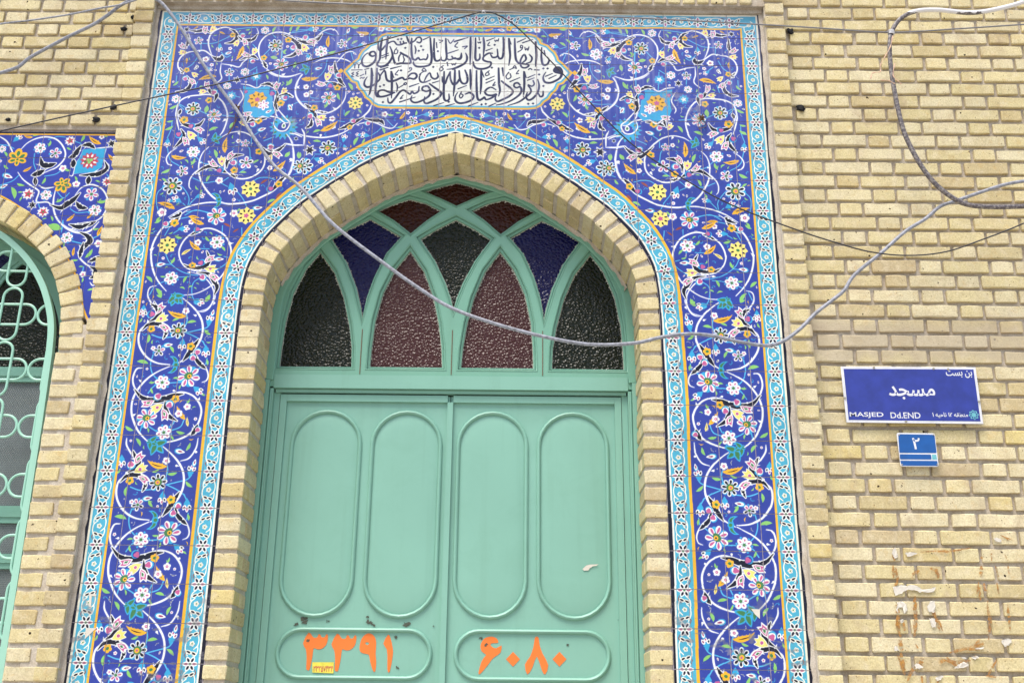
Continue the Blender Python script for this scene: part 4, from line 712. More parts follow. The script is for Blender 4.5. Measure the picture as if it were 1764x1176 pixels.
    script(600, 50, 8.82, [([(300,365),(250,400),(208,470),(218,545),(275,572),(345,545),(400,490),(420,420),(400,352),(350,350),(322,385),(360,415),(405,405)], (8,14,24,28,28,24,22,26,26,20)), ([(600,120),(585,250),(570,460)], al), ([(515,150),(490,280),(482,430),(455,520)], al), ([(455,200),(460,310),(500,325),(560,260),(620,210),(690,190),(740,240),(800,240),(845,220),(880,215)], (10,22,22,18,18,22,20)),
      ([(788,195),(800,238)], 15), ([(835,190),(845,225)], 15), ([(885,112),(912,180),(938,220)], (16,30,24)), ([(962,140),(955,205)], (8,20)), ([(940,222),(1010,180),(1040,140),(1090,130),(1112,175),(1085,212),(1045,200)], 18), ('d', [(755,160),(805,155),(865,290),(1105,265),(1070,335),(1135,320),(1360,340),(1290,580),(800,632)]),
      ([(632,268),(662,345),(668,425),(600,530),(520,568),(452,562),(442,520),(462,480)], th), ([(662,345),(690,470),(720,530),(800,522),(880,525),(940,520),(942,465),(900,420),(830,385),(795,360)], (14,26,28,28,26,24,24,28,22)), ([(800,372),(768,430),(765,490)], (10,18,10)), ([(832,415),(850,470),(830,510)], (8,16,10)), ([(735,290),(705,330),(700,375),(740,372),(752,330),(735,318)], 9),
      ([(510,410),(610,370)], 9), ([(510,440),(610,400)], 9), ([(490,590),(610,555)], 9), ([(480,620),(600,585)], 9), ([(645,605),(805,565)], (18,14,6)), ([(1140,165),(1240,120)], (14,12,6)), ([(1612,198),(1764,150)], (14,12,6)), ([(1515,372),(1670,320)], (14,12,6)), ([(600,150),(650,112)], 7),
      ([(1010,258),(1026,320),(1015,378)], (8,18,8)), ([(965,150),(958,300),(972,440),(1015,472),(1062,440),(1090,470),(1142,460),(1182,465),(1206,420),(1204,388)], (14,28,28,24,18,22,20,12)), ([(1245,140),(1256,300),(1266,450),(1240,540),(1150,572),(1040,572),(992,532),(992,500)], (18,28,28,26,24,26,20,10)),
      ([(1305,150),(1300,300),(1310,450),(1345,488),(1400,465),(1408,430)], (16,28,28,24,12)), ([(1408,465),(1430,482),(1470,480),(1494,430),(1486,300),(1480,150)], (10,20,22,26,28,18)), ([(1494,450),(1535,470),(1590,455),(1622,440),(1655,462),(1700,460),(1722,420),(1716,368)], (18,20,16,20,18,10)), ([(1338,210),(1346,290)], 10), ([(1378,170),(1432,180),(1390,210)], 9), ([(1510,160),(1550,220),(1605,160)], (6,13,6)), ([(1660,210),(1618,265),(1655,282)], 10),
      ([(1500,615),(1600,600),(1764,530)], (6,18,24)), ([(1500,508),(1512,560)], 11), ([(1568,528),(1584,550),(1600,530),(1618,548),(1634,520)], 7), ([(1442,558),(1390,600),(1400,640),(1442,612),(1420,582)], 9), ([(905,660),(955,625),(960,595),(930,592),(935,612)], 8), ([(1080,692),(1140,650),(1182,640),(1150,598),(1120,632),(1160,640)], 9), ([(80,530),(100,552),(122,530)], 7), ([(100,552),(97,595)], 9), ([(142,530),(160,552),(184,526)], 7), ([(160,552),(155,595)], 9), ([(50,625),(210,622)], 7)])
    script(780, 50, 8.82, [([(270,130),(268,300),(262,545)], al), ([(195,368),(216,430),(200,500),(120,562),(0,612)], (8,26,24,22,24)), ([(-15,420),(10,448),(60,455),(110,440),(128,380)], (18,20,20,12)), ([(150,272),(218,262),(180,300)], 12), ([(75,210),(32,260),(62,282)], 10), ([(20,190),(230,132)], (14,12,6)), ([(345,140),(345,300),(342,440),(368,480),(408,450),(410,382)], (16,28,28,24,12)), ('d', [(400,290),(635,245),(592,590),(1375,603),(1440,603)]), ([(398,130),(404,172)], 8), ([(378,200),(392,218),(405,200),(418,218),(426,195)], 7),
      ([(465,138),(476,260),(462,410)], al), ([(505,332),(600,296)], (12,10,5)), ([(516,182),(640,136)], (12,10,5)), ([(636,172),(650,192),(668,172),(686,188),(696,152)], 9), ([(556,205),(530,250),(562,256)], 9), ([(600,372),(540,372),(470,420),(462,470),(520,498),(578,510),(562,570),(470,606),(370,602),(322,560),(312,500)], (14,24,20,26,24,20,26,28,24,12)), ([(575,390),(602,432),(655,430),(682,400),(675,310)], (14,24,22,12)), ([(682,405),(710,452),(755,430),(772,300),(766,135)], (14,26,26,28,18)), ([(790,170),(770,150)], 8),
      ([(850,148),(862,300),(870,420),(850,555)], al), ([(852,150),(886,235)], (22,6)), ([(940,150),(944,300),(958,460),(1000,522)], (16,28,28,20)), ([(990,515),(1050,530),(1130,540),(1152,562),(1100,592),(1040,572),(1028,480),(1082,390),(1112,460),(1052,520)], (18,20,22,22,20,22,20,24,14)), ([(1162,388),(1202,440),(1182,500),(1120,522)], (14,22,18,10)), ([(988,352),(1048,312),(1060,262),(1032,252),(1030,290),(1055,285)], 9), ([(1094,280),(1105,322),(1126,298),(1140,326),(1156,275)], 9), ([(980,202),(1106,146)], (12,11,5)), ([(1060,212),(1216,160)], (12,11,5)),
      ([(1255,200),(1270,400),(1255,572)], al), ([(1350,285),(1345,430),(1370,542),(1430,540),(1462,480),(1440,432)], (12,28,26,22,10)), ([(1388,330),(1402,395)], 12), ([(1150,618),(1175,602),(1200,618)], 12), ([(1240,622),(1310,626)], 12)])
    script(780, 110, 8.82, [([(1640,150),(1560,130),(1534,100),(1565,60),(1620,62),(1655,120),(1640,200),(1575,252),(1480,290),(1402,280),(1374,230),(1380,180),(1412,130)], (20,24,20,26,34,34,26,28,28,24,14,6)), ([(1560,90),(1625,115)], 46), ([(1408,192),(1512,150)], (12,10,5)), ([(1460,226),(1572,174)], (12,10,5)), ('d', [(1310,165),(1375,340),(1145,610),(1218,605),(436,620),(500,612)]), ([(1290,240),(1310,330),(1290,430),(1220,522),(1150,552),(1112,505),(1130,440)], (10,24,26,26,24,10)), ([(1372,420),(1368,482),(1330,500),(1298,450)], (14,24,22,14)),
      ([(1220,258),(1236,310),(1200,342),(1148,322)], 17), ([(1145,335),(1182,385),(1180,440),(1110,505),(1000,582),(838,636)], (16,20,20,24,20,6)), ([(1140,212),(1248,165)], (12,10,5)), ([(1135,252),(1236,215)], (12,10,5)), ([(1080,122),(1086,300),(1072,505)], al), ([(1085,125),(1116,215)], (20,6)), ([(1020,322),(985,292),(938,302),(930,342),(970,366),(1020,350),(1042,405),(1010,472),(900,552),(780,602),(660,628)], (18,24,22,20,22,26,26,22,18,8)), ([(740,262),(800,312),(880,372),(912,430),(860,492),(760,542),(680,572),(645,540),(652,490)], (18,26,22,26,26,26,20,10)), ([(850,130),(808,190),(832,232),(882,202),(870,152)], 11), ([(1000,100),(965,150),(998,150)], 9), ([(870,272),(1018,210)], (14,10,5)), ([(862,92),(930,62),(965,72),(940,28),(908,72)], 9),
      ([(695,68),(702,300),(716,400),(695,492)], al), ([(755,68),(766,185)], (24,8)), ([(655,395),(585,358),(520,382),(488,430),(520,472),(592,482),(655,462)], (10,20,24,24,26,22)), ([(360,108),(360,300),(370,500),(400,552),(450,532),(480,510),(502,545),(560,532),(620,500),(660,470)], (18,28,28,26,22,20,24,24)), ([(430,108),(430,300),(418,462)], al), ([(432,110),(474,205)], (22,6)), ([(505,242),(632,188)], (12,10,5)), ([(505,292),(626,240)], (12,10,5)), ([(552,108),(500,150),(505,182),(552,162),(530,122)], 9), ([(640,280),(608,332),(642,322)], 11), ([(238,642),(382,588)], (14,12,5)), ([(548,645),(655,598)], (14,12,5)), ([(80,382),(208,332)], (12,10,5)),
      ([(265,92),(270,250),(268,392)], al), ([(190,462),(250,440),(292,460),(318,500),(282,552),(180,592),(90,597),(36,552),(40,490),(72,438)], (14,24,24,24,26,28,26,14,6)), ([(130,430),(100,490),(122,522),(156,482),(132,462)], 12), ([(185,98),(216,180),(222,260),(190,302),(140,292),(108,230),(95,108)], (16,28,26,24,24,26,18)), ([(98,235),(60,290),(-5,312)], (22,24,18)), ([(32,98),(26,300),(8,492)], al)])
    script(600, 110, 8.82, [([(1455,120),(1452,300),(1450,500),(1480,562),(1530,540),(1528,462)], (16,28,28,26,22,12)), ([(1548,122),(1500,220),(1470,302),(1432,270),(1425,198)], (14,22,18,18,8)), ([(1548,122),(1552,230),(1592,312),(1640,302),(1690,240)], (14,22,24,24)), ('d', [(1525,580),(1292,460),(800,102),(525,585),(482,345),(540,325)]), ([(1300,636),(1450,590)], (12,11,5)), ([(1480,642),(1612,608)], (12,11,5)), ([(1280,292),(1386,260)], (12,11,5)), ([(932,348),(1072,300)], (16,12,6)), ([(780,582),(1015,508)], (16,12,6)), ([(490,97),(602,55)], (12,10,5)),
      ([(1235,305),(1310,362),(1380,410),(1412,460),(1352,532),(1250,582),(1182,602),(1150,572),(1160,502)], (18,28,26,26,26,26,20,8)), ([(1250,402),(1205,342),(1140,350),(1122,392),(1180,420),(1240,410),(1232,480),(1150,542),(1050,586),(980,582),(948,540),(966,488)], (20,26,22,22,24,26,26,24,22,8)), ([(1075,348),(1062,420),(1000,452),(968,420),(940,462),(900,440),(840,402),(780,432),(720,512),(650,592),(608,582),(600,520)], (10,22,20,20,22,24,24,24,26,20,10)), ([(832,478),(788,530),(822,522)], 9), ([(770,362),(840,320),(862,288),(888,300),(862,322),(842,300)], 9), ([(728,290),(746,350),(735,432)], (8,20,6)), ([(700,438),(620,432),(540,402),(470,412),(448,460),(480,500),(560,492),(640,465),(692,440)], (22,26,22,24,26,26,26,20)), ([(438,68),(430,250),(412,400),(430,490),(480,508)], (14,26,26,24,12)),
      ([(650,118),(662,300),(655,522)], (14,34,30,26,6)), ([(652,120),(692,212)], (22,6)), ([(1352,140),(1362,200),(1312,232),(1262,202),(1238,140),(1190,190),(1150,272)], (10,24,24,20,14,18,8)), ([(1100,155),(1078,212),(1100,272),(1160,282),(1252,245)], (8,16,22,18,8)), ([(900,205),(955,152),(1018,150),(1040,192),(1000,232),(930,218)], (16,22,26,26,20)), ([(930,222),(855,242),(815,212),(700,258),(620,266),(580,230),(562,130),(545,92)], (20,22,26,30,30,26,22,8)), ([(455,140),(482,182),(505,150),(545,100)], 16), ([(482,182),(472,242),(420,292)], 20), ([(350,72),(356,250),(332,420),(308,482)], (14,34,30,20,5)), ([(352,75),(378,185)], (22,6)), ([(425,290),(370,332),(290,356),(244,322),(250,260),(286,202)], (20,24,28,26,18,5)), ([(762,98),(714,160),(748,172)], 10), ([(265,110),(262,160)], 8), ([(180,185),(235,160)], 8), ([(182,222),(202,212),(225,222),(242,208)], 9), ([(250,87),(312,70)], 9), ([(82,130),(52,150),(82,160),(48,188),(82,200)], 7), ([(152,120),(122,142),(150,155),(118,180),(152,192)], 7)])
    return cv
def paint_window():
    cv = Canvas(CV1[0], CV1[1], CV1[2], CV1[3], .0017, (54,68,164))
    draw(Pen(cv, 0, 200, 5.879), LWP); draw(Pen(cv, 0, 380, 4.525), LWP2)
    WOp = cr_spline([(-1.525,3.205),(-1.575,3.300),(-1.604,3.385),(-1.632,3.455),(-1.668,3.520),(-1.735,3.607),(-1.836,3.714),(-1.93,3.783),(-2.021,3.836),(-2.12,3.878),(-2.26,3.925)], 4)
    cv.stroke(WOp, .016, OCH); a = cv.a
    half = int((-2.26-CV1[0])/cv.px); n = min(half, cv.W-half); a[:, half-n:half] = a[:, half:half+n][:, ::-1]
    cv.fill([(-3, 4.150), (-1.5, 4.150), (-1.5, 4.158), (-3, 4.158)], OCH); cv.fill([(-3, 4.1585), (-1.5, 4.1585), (-1.5, 4.2), (-3, 4.2)], (28,30,44))
    return cv
def blur_noise(H, W_, step, seed, octs=3):
    r = np.random.default_rng(seed); out = np.zeros((H, W_), np.float32); amp = 1.0; tot = 0
    for o in range(octs):
        sy, sx = (max(2, int(v/(2**o))) for v in step); g = r.random((H//sy+3, W_//sx+3)).astype(np.float32)
        y = np.arange(H)/sy; x = np.arange(W_)/sx; yi = y.astype(int); xi = x.astype(int); fy = (y-yi)[:, None]; fx = (x-xi)[None, :]
        fy = fy*fy*(3-2*fy); fx = fx*fx*(3-2*fx)
        a = g[yi][:, xi]; b = g[yi][:, xi+1]; c = g[yi+1][:, xi]; d = g[yi+1][:, xi+1]
        out += amp*((a*(1-fx)+b*fx)*(1-fy)+(c*(1-fx)+d*fx)*fy); tot += amp; amp *= .55
    return out/tot
def to_image(cv, name, wear_haze):
    a = cv.a; H, Wd = a.shape[:2]
    # uneven glaze, limescale runs plus painted reflection haze towards the top, scuffs and lost glaze low down
    g = blur_noise(H, Wd, (60, 60), 3); a *= (0.93+.14*g)[..., None]
    fine = blur_noise(H, Wd, (6, 6), 5, 2); a *= (0.965+.07*fine)[..., None]
    if wear_haze:
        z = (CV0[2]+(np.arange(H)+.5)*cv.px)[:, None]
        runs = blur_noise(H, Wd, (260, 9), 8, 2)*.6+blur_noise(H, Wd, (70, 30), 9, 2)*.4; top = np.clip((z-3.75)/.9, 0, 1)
        k = np.clip((runs-.5)*3.4, 0, 1)*top*.40+.17*top+.04; k *= .35+.65*(a.mean(2) < .72); a += (np.array((166,166,204), np.float32)/255-a)*k[..., None]  # lavender sky-reflection haze and streaks mixed into the glaze colour
        lowm = np.clip((2.25-z)/.25, 0, 1)*np.clip((z-1.5)/.1, 0, 1); sc = np.clip((blur_noise(H, Wd, (14, 26), 12, 4)-.615)*9, 0, 1)*lowm*.62
        a += (np.array((128,126,132), np.float32)/255-a)*sc[..., None]
        chips = np.clip((blur_noise(H, Wd, (9, 9), 14, 2)-.86)*20, 0, 1); a += (np.array((200,196,190), np.float32)/255-a)*chips[..., None]*.8
        for x, y, rad in ((1156,168,26),(1200,178,20),(1195,200,16),(880,158,14),(652,200,14),(1190,60,10),(505,210,10),(1260,1125,16),(366,1040,16),(150,1040,18),(340,1075,18)):
            c = W(x, y); rr = rad*.0026; g_ = cv.win(np.array([c]), rr)
            if g_ is None: continue
            i0, i1, j0, j1, X, Z = g_; m = np.clip(1.3-np.hypot(X-c[0], Z-c[1])/rr, 0, 1)*(blur_noise(j1-j0, i1-i0, (7, 7), int(x), 2) > .52)
            cv.blend((i0, i1, j0, j1), m*.55, (166,158,160))
    np.clip(a, 0, 1, out=a)
    # pixels hold display values; true albedo is darker by the exposure factor
    l = np.where(a <= .04045, a/12.92, ((a+.055)/1.055)**2.4)/EXP; a = np.where(l <= .0031308, l*12.92, 1.055*l**(1/2.4)-.055)
    im = bpy.data.images.new(name, Wd, H, alpha=False); buf = np.ones((H, Wd, 4), np.float32); buf[..., :3] = a
    im.pixels.foreach_set(buf.ravel()); im.update(); im.pack(); return im
def mat_tile(name, im):
    q = NM(name, .13, .28); t = q.n('ShaderNodeTexImage'); t.image = im; t.extension = 'EXTEND'; pos = q.world()
    r = q.ramp(q.noise(pos, 11, 4), [(.3, .10), (.75, .30)]); h = q.math('ADD', q.noise(pos, 16, 2), q.math('MULTIPLY', q.noise(pos, 120, 2), .12))
    return q.out(t.outputs['Color'], q.bump(h, .14, .004), r)
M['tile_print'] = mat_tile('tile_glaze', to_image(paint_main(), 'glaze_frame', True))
M['tile_print_window'] = mat_tile('tile_glaze_window', to_image(paint_window(), 'glaze_window', False))
def mat_ribbed():
    q = NM('glass_ribbed_grey', .25, .5); pos = q.world(); sep = q.n('ShaderNodeSeparateXYZ'); q.l(pos, sep.inputs[0])
    sx = q.math('SINE', q.math('MULTIPLY', sep.outputs[0], 620)); sz = q.math('SINE', q.math('MULTIPLY', sep.outputs[2], 420))
    d = q.math('MULTIPLY', sx, sz); c = q.mix(q.ramp(q.math('ABSOLUTE', d), [(.45, 0.0), (.9, .7)]), alb((112,122,124)), alb((176,182,178)))
    c = q.mix(q.ramp(q.noise(pos, 6, 3), [(.35, 0.0), (.7, .5)]), c, alb((86,92,94)))
    return q.out(c, q.bump(d, .5, .002))
M['ribbed'] = mat_ribbed()
# ------------------------------------------------------------------ shared outlines (door axis is X = 0)
HALF = [(-.914,1.2),(-.914,2.9),(-.913,3.055),(-.912,3.204),(-.911,3.30),(-.905,3.42),(-.888,3.52),(-.855,3.60),(-.812,3.672),(-.748,3.750),(-.685,3.820),(-.617,3.874),(-.553,3.924),(-.487,3.971),(-.424,4.017),(-.357,4.057),(-.290,4.090),(-.206,4.124),(-.13,4.149),(0,4.187)]
def arch_left():
    a = cr_spline(HALF[1:], 4)
    return [HALF[0], (-.914, 2.0)] + a
P_L = arch_left()
P_FULL = P_L + [(-x, z) for x, z in P_L[-2::-1]]
PILX0, PILX1 = 1.437, 1.532
ROWZ = [.05+.15*k for k in range(8, 32)]
ZTOP = 4.832
def S(px, py, Y=0.0): return W(px, py, Y)

# ---------------------------------------------------------------- bricks
def brick_mesh(wd, hh, dp, seed, mat='brick'):
    """front face centred at the origin, facing -Y, worn edges"""
    r = random.Random(seed); bm = bmesh.new(); bmesh.ops.create_cube(bm, size=1)
    for v in bm.verts: v.co = Vector((v.co.x*wd, (v.co.y+.5)*dp, v.co.z*hh))
    bmesh.ops.subdivide_edges(bm, edges=[e for e in bm.edges if abs(e.verts[0].co.x-e.verts[1].co.x) > wd*.5], cuts=2)
    bmesh.ops.bevel(bm, geom=[e for e in bm.edges if e.is_boundary is False and e.calc_face_angle(0) > .5 and min(e.verts[0].co.y, e.verts[1].co.y) < dp*.5], offset=.0032, segments=1, affect='EDGES')
    for v in bm.verts:
        v.co += Vector((r.uniform(-1, 1)*.0018, r.uniform(-1, 1)*.0012, r.uniform(-1, 1)*.0019))
    if r.random() < .5:      # a knocked corner
        k = max((v for v in bm.verts), key=lambda v: (v.co.x*r.choice((-1, 1))+v.co.z*r.choice((-1, 1))-v.co.y*2)); k.co *= .93
    me = bpy.data.meshes.new('brick'); bm.to_mesh(me); bm.free(); me.materials.append(M[mat]); return me
LIB = {}
def get_brick(wd, hh, dp, mat='brick'):
    key = (round(wd, 3), round(hh, 3), round(dp, 3), mat)
    if key not in LIB: LIB[key] = [brick_mesh(wd, hh, dp, hash(key) % 9999+i, mat) for i in range(7)]
    return random.choice(LIB[key])
FAR = {}
def in_view(x, y, z, m=16):
    d = np.array((x, y, z))-CAM; t = d@FWD; u, v = 882+F_PX*(d@RGT)/t, 588-F_PX*(d@UPV)/t
    return -m < u < 1764+m and -m < v < 1176+m
def lay(parent, cx, cz, wd, hh, y, dp=.06, mat='brick', rot=0.0, cut=None):
    if not in_view(cx, y, cz):
        FAR.setdefault(parent.name, (parent, MB()))[1].box(cx-wd/2, cx+wd/2, y, y+dp, cz-hh/2, cz+hh/2); return None
    y = y+random.uniform(-.0022, .0022)
    base = get_brick(cut or wd, hh, dp, mat)
    o = link('brick', base, parent, (cx, y, cz), (random.uniform(-.012, .012), -rot+random.uniform(-.006, .006), random.uniform(-.010, .010)))
    if cut: o.scale.x = wd/cut
    else: o.scale.x = random.uniform(.985, 1.012)
    o.scale.z = random.uniform(.97, 1.03)
    return o
ground = MB(); ground.box(-30, 30, -30, 1.0, -.3, 0)  # unseen ground, added and kept pale to bounce light under the arch
tag(ground.build('ground', M['ground']), kind='structure')

# big masonry core behind everything (keeps the light out)
core = MB(); core.box(-6, -2.95, .26, .6, 0, 6.2); core.box(-1.58, -.84, .26, .6, 0, 6.2); core.box(.84, 6, .26, .6, 0, 6.2); core.box(-2.95, -1.58, .26, .6, 3.9, 6.2); core.box(-.84, .84, .26, .6, 4.2, 6.2)
tag(core.build('masonry_core', M['mortar']), kind='structure')
plinth = MB()
for a, b in ((-6, -2.85), (-1.64, -.90), (.90, 6)): plinth.box(a, b, -.06, .26, 0, 1.2)
tag(plinth.build('wall_base', M['plinth']), kind='structure')

# right wall -----------------------------------------------------
JH, WS, WH, JT = .0530, .193, .093, .0135
PER = WS+WH+2*JT
def courses(parent, xa, xb, z_bot0, pitch, k0, k1, hx_even, y, skip=None, zmin=None):
    for k in range(k0, k1):
        zb = z_bot0-pitch*k; zc = zb+JH/2
        h0 = hx_even if k % 2 == 0 else hx_even-PER/2
        h0 += random.uniform(-.004, .004)
        n0 = int((xa-h0)/PER)-2
        for m in range(n0, n0+int((xb-xa)/PER)+6):
            for cx, wd in ((h0+m*PER, WH), (h0+m*PER+PER/2, WS)):
                a, b = cx-wd/2, cx+wd/2
                a2, b2 = max(a, xa), min(b, xb)
                if b2-a2 < .022: continue
                if skip and skip((a2+b2)/2, zc, a2, b2): continue
                cut = wd if (a2 > a+1e-6 or b2 < b-1e-6) else None
                c = (a2+b2)/2+random.uniform(-.0015, .0015)
                if cut: lay(parent, c, zc, b2-a2, JH, y, cut=cut)
                else: lay(parent, c, zc, wd, JH, y)
rw = empty('brick_wall', (2.2, 0, 1.2)); tag(rw, 'plain wall of pale yellow bricks to the right of the doorway, carrying the two blue signs', 'wall')
mb = MB(); mb.box(1.50, 4.2, .0135, .26, 1.2, 6.0); mb.build('mortar', M['mortar'], rw)
hx = S(1430.6, 19.7)[0]
courses(rw, 1.528, 2.93, 4.893, .0691, -2, 50, hx, 0.0)
# left upper wall
lw = empty('brick_wall', (-2.0, 0, 4.2)); tag(lw, 'pale brick wall above the left window, at the top left corner', 'wall')
LT = 4.185
mb = MB(); mb.box(-4.2, -1.50, -.009, .26, LT-.01, 6.0); mb.build('mortar', M['mortar'], lw)
hxl = S(91.8, 14.5)[0]
courses(lw, -2.60, -1.536, 4.818, .0688, -2, 9, hxl, -.022)
for k in range(9):     # course set on edge right above the tiles
    lay(lw, -1.585-.117*k, 4.222, .104, .05, -.022)
# left window pier bricks (jamb to the left of the pilaster, below the tiles)
# pilasters ---------------------------------------------------------------
for sgn, lab in ((-1, 'projecting strip of brick headers along the left edge of the blue tile frame'), (1, 'projecting strip of brick headers along the right edge of the blue tile frame')):
    pil = empty('brick_pilaster', (sgn*(PILX0+PILX1)/2, 0, 1.2)); tag(pil, lab, 'pilaster', 'brick pilasters flanking the tile frame')
    mb = MB(); xa, xb = sorted((sgn*(PILX0+.003), sgn*(PILX1-.008))); mb.box(xa, xb, -.031, .02, 1.2, 6.0)
    # smeared mortar fillet against the tiles
    mo = mb.build('mortar', M['mortar_pale'], pil)
    f = MB(); r = random.Random(5+sgn); z = 1.2; 
    pts = []
    while z < 4.87: pts.append((sgn*(PILX0-.012+r.uniform(-.006, .003)), z)); z += r.uniform(.03, .06)
    out_ = [(sgn*(PILX0+.006), pts[-1][1]), (sgn*(PILX0+.006), 1.2)]
    f.prism(pts+out_, -.005, .006); f.build('mortar_fillet', M['mortar_pale'], pil)
    for k in range(-9, 43):
        zb = 4.25-.07065*k
        if zb > 4.99 or zb < 1.2: continue
        wd = .088+random.uniform(-.003, .004)
        lay(pil, sgn*(PILX0+.003+.046)+random.uniform(-.001, .002), zb+JH/2+.001, wd, JH, -.045, dp=.06, cut=.092)
# soldier course over the panel ---------------------------------------------
sol = empty('brick_lintel', (0, 0, 4.87)); tag(sol, 'row of bricks on end right above the top edge of the blue tile frame', 'lintel')
mb = MB(); mb.box(-1.45, 1.45, -.034, .02, 4.858, 6.0); mb.box(-1.436, 1.436, -.012, .02, 4.836, 4.858); mb.build('mortar', M['mortar'], sol)
x = -1.40
while x < 1.42:
    o = lay(sol, x, 4.925, .054, .115, -.044); x += .0672

# door surround ring -----------------------------------------------------------
ring = empty('brick_arch', (0, 0, 1.2)); tag(ring, 'pointed arch of pale brick headers with its jambs framing the green door', 'arch')
OUT = offset(P_FULL, -.017); INN = offset(P_FULL, -.105)     # path runs left jamb -> apex -> right jamb, its right side is the opening
mb = MB(); mb.sweep(offset(P_FULL, -.060), [(.040, .002), (-.040, .002), (-.040, .2), (.040, .2)]); mb.build('mortar', M['mortar_pale'], ring)
def cut_from(path, za): return [p for p in path if p[1] >= za]
def voussoir(cx, cz, ang, kind):
    # block local: x across the ring, depth along y
    parts = [(0.0, .200)] if kind else [(0.0, .096), (.104, .200)]
    for y0, y1 in parts:
        o = link('brick', get_brick(.090, JH, y1-y0, 'brick'), ring, (cx, -.008+y0+random.uniform(-.0015, .0015), cz), (random.uniform(-.008, .008), -ang, random.uniform(-.008, .008)))
        o.scale.z = random.uniform(.96, 1.03); o.scale.x = random.uniform(.98, 1.01)
for sgn in (-1, 1):
    k = 0; z = 3.16
    while z > 1.2:
        voussoir(sgn*.853, z, random.uniform(-.01, .01), k % 2 == 0); z -= .0705; k += 1
MID = offset(P_L, -.061)
arc = resample([p for p in MID if p[1] >= 3.195], .0745)
k = 1
for i in range(len(arc)):
    a, b = arc[max(i-1, 0)], arc[min(i+1, len(arc)-1)]
    ang = math.atan2(b[1]-a[1], b[0]-a[0])-math.pi/2
    if i == len(arc)-1:
        # crown: two narrow bricks meet under the point
        for s_ in (-1, 1): 
            for y0, y1 in ((0, .096), (.104, .2)):
                o = link('brick', get_brick(.105, .036, y1-y0, 'brick'), ring, (s_*.022, -.008+y0, arc[-1][1]-.005), (0, -(s_*.12+math.pi/2), 0))
        break
    if i >= len(arc)-1: break
    if abs(arc[i][0]) < .035: continue
    for s_ in (1, -1):
        cx = arc[i][0]*s_; an = ang*s_
        voussoir(cx, arc[i][1], an, (i+k) % 2 == 0)
# mortar feather edge between the soffit and the steel frame
for s_ in (1, -1):
    inn = [p for p in offset(P_L, -.106) if p[1] > 3.5]; r = random.Random(3+s_)
    lo = [(p[0]*1+.010*r.uniform(.4, 1.3), p[1]-.013*r.uniform(.5, 1.3)) for p in inn]
    mb = MB(); mb.prism([(s_*x, z) for x, z in inn+lo[::-1]], .190, .203); mb.build('mortar_fillet', M['mortar_pale'], ring)

# left window opening: arch ring, jamb, tiles done later ------------------------
WCX = -2.26
WIN_IN = [(-1.652,1.2),(-1.655,2.0),(-1.658,3.12),(-1.664,3.24),(-1.676,3.32),(-1.706,3.41),(-1.757,3.51),(-1.832,3.60),(-1.93,3.675),(-2.03,3.726),(-2.14,3.772),(-2.26,3.81)]
WI = WIN_IN[:2]+cr_spline(WIN_IN[2:], 4)
warch = empty('brick_arch', (WCX, 0, 1.2)); tag(warch, 'brick arch and jamb around the left window, cut by the left edge of the photo', 'arch')
WMID = offset(WI, -.052)
full = WI+[(2*WCX-x, z) for x, z in WI[-2::-1]]
mb = MB(); mb.sweep(offset(full, -.050), [(-.042, .002), (.042, .002), (.042, .2), (-.042, .2)]); 
mb.box(-1.60, -1.50, -.004, .2, 1.2, 3.23); mb.box(-1.66, -1.56, .000, .2, 1.2, 3.10); mb.build('mortar', M['mortar_pale'], warch)
warc = resample([p for p in WMID if p[1] >= 3.20], .068)
for i, (x, z) in enumerate(warc):
    a, b = warc[max(i-1, 0)], warc[min(i+1, len(warc)-1)]
    ang = math.atan2(b[1]-a[1], b[0]-a[0])-math.pi/2
    for s_ in (1, -1):
        xx = x if s_ == 1 else 2*WCX-x
        if xx < -2.75: continue
        o = link('brick', get_brick(.098, .057, .2, 'brick'), warch, (xx, -.008, z), (0, -ang*s_, 0)); o.scale.z = random.uniform(.97, 1.04)
z = 3.145; k = 0
while z > 1.2:
    if k < 1: lay(warch, -1.600, z, .104, JH, -.010, dp=.2, cut=.1)
    elif k % 2: lay(warch, -1.597, z, .122, JH, -.010, dp=.2, cut=.12)
    else:
        lay(warch, -1.612, z, .094, JH, -.010, dp=.2, cut=.1); lay(warch, -1.548, z, .022, JH, .000, dp=.05, cut=.03)
    z -= .0705; k += 1

for par_, mb_ in FAR.values(): mb_.build('outlying_bricks', M['brick'], par_)['kind'] = 'stuff'
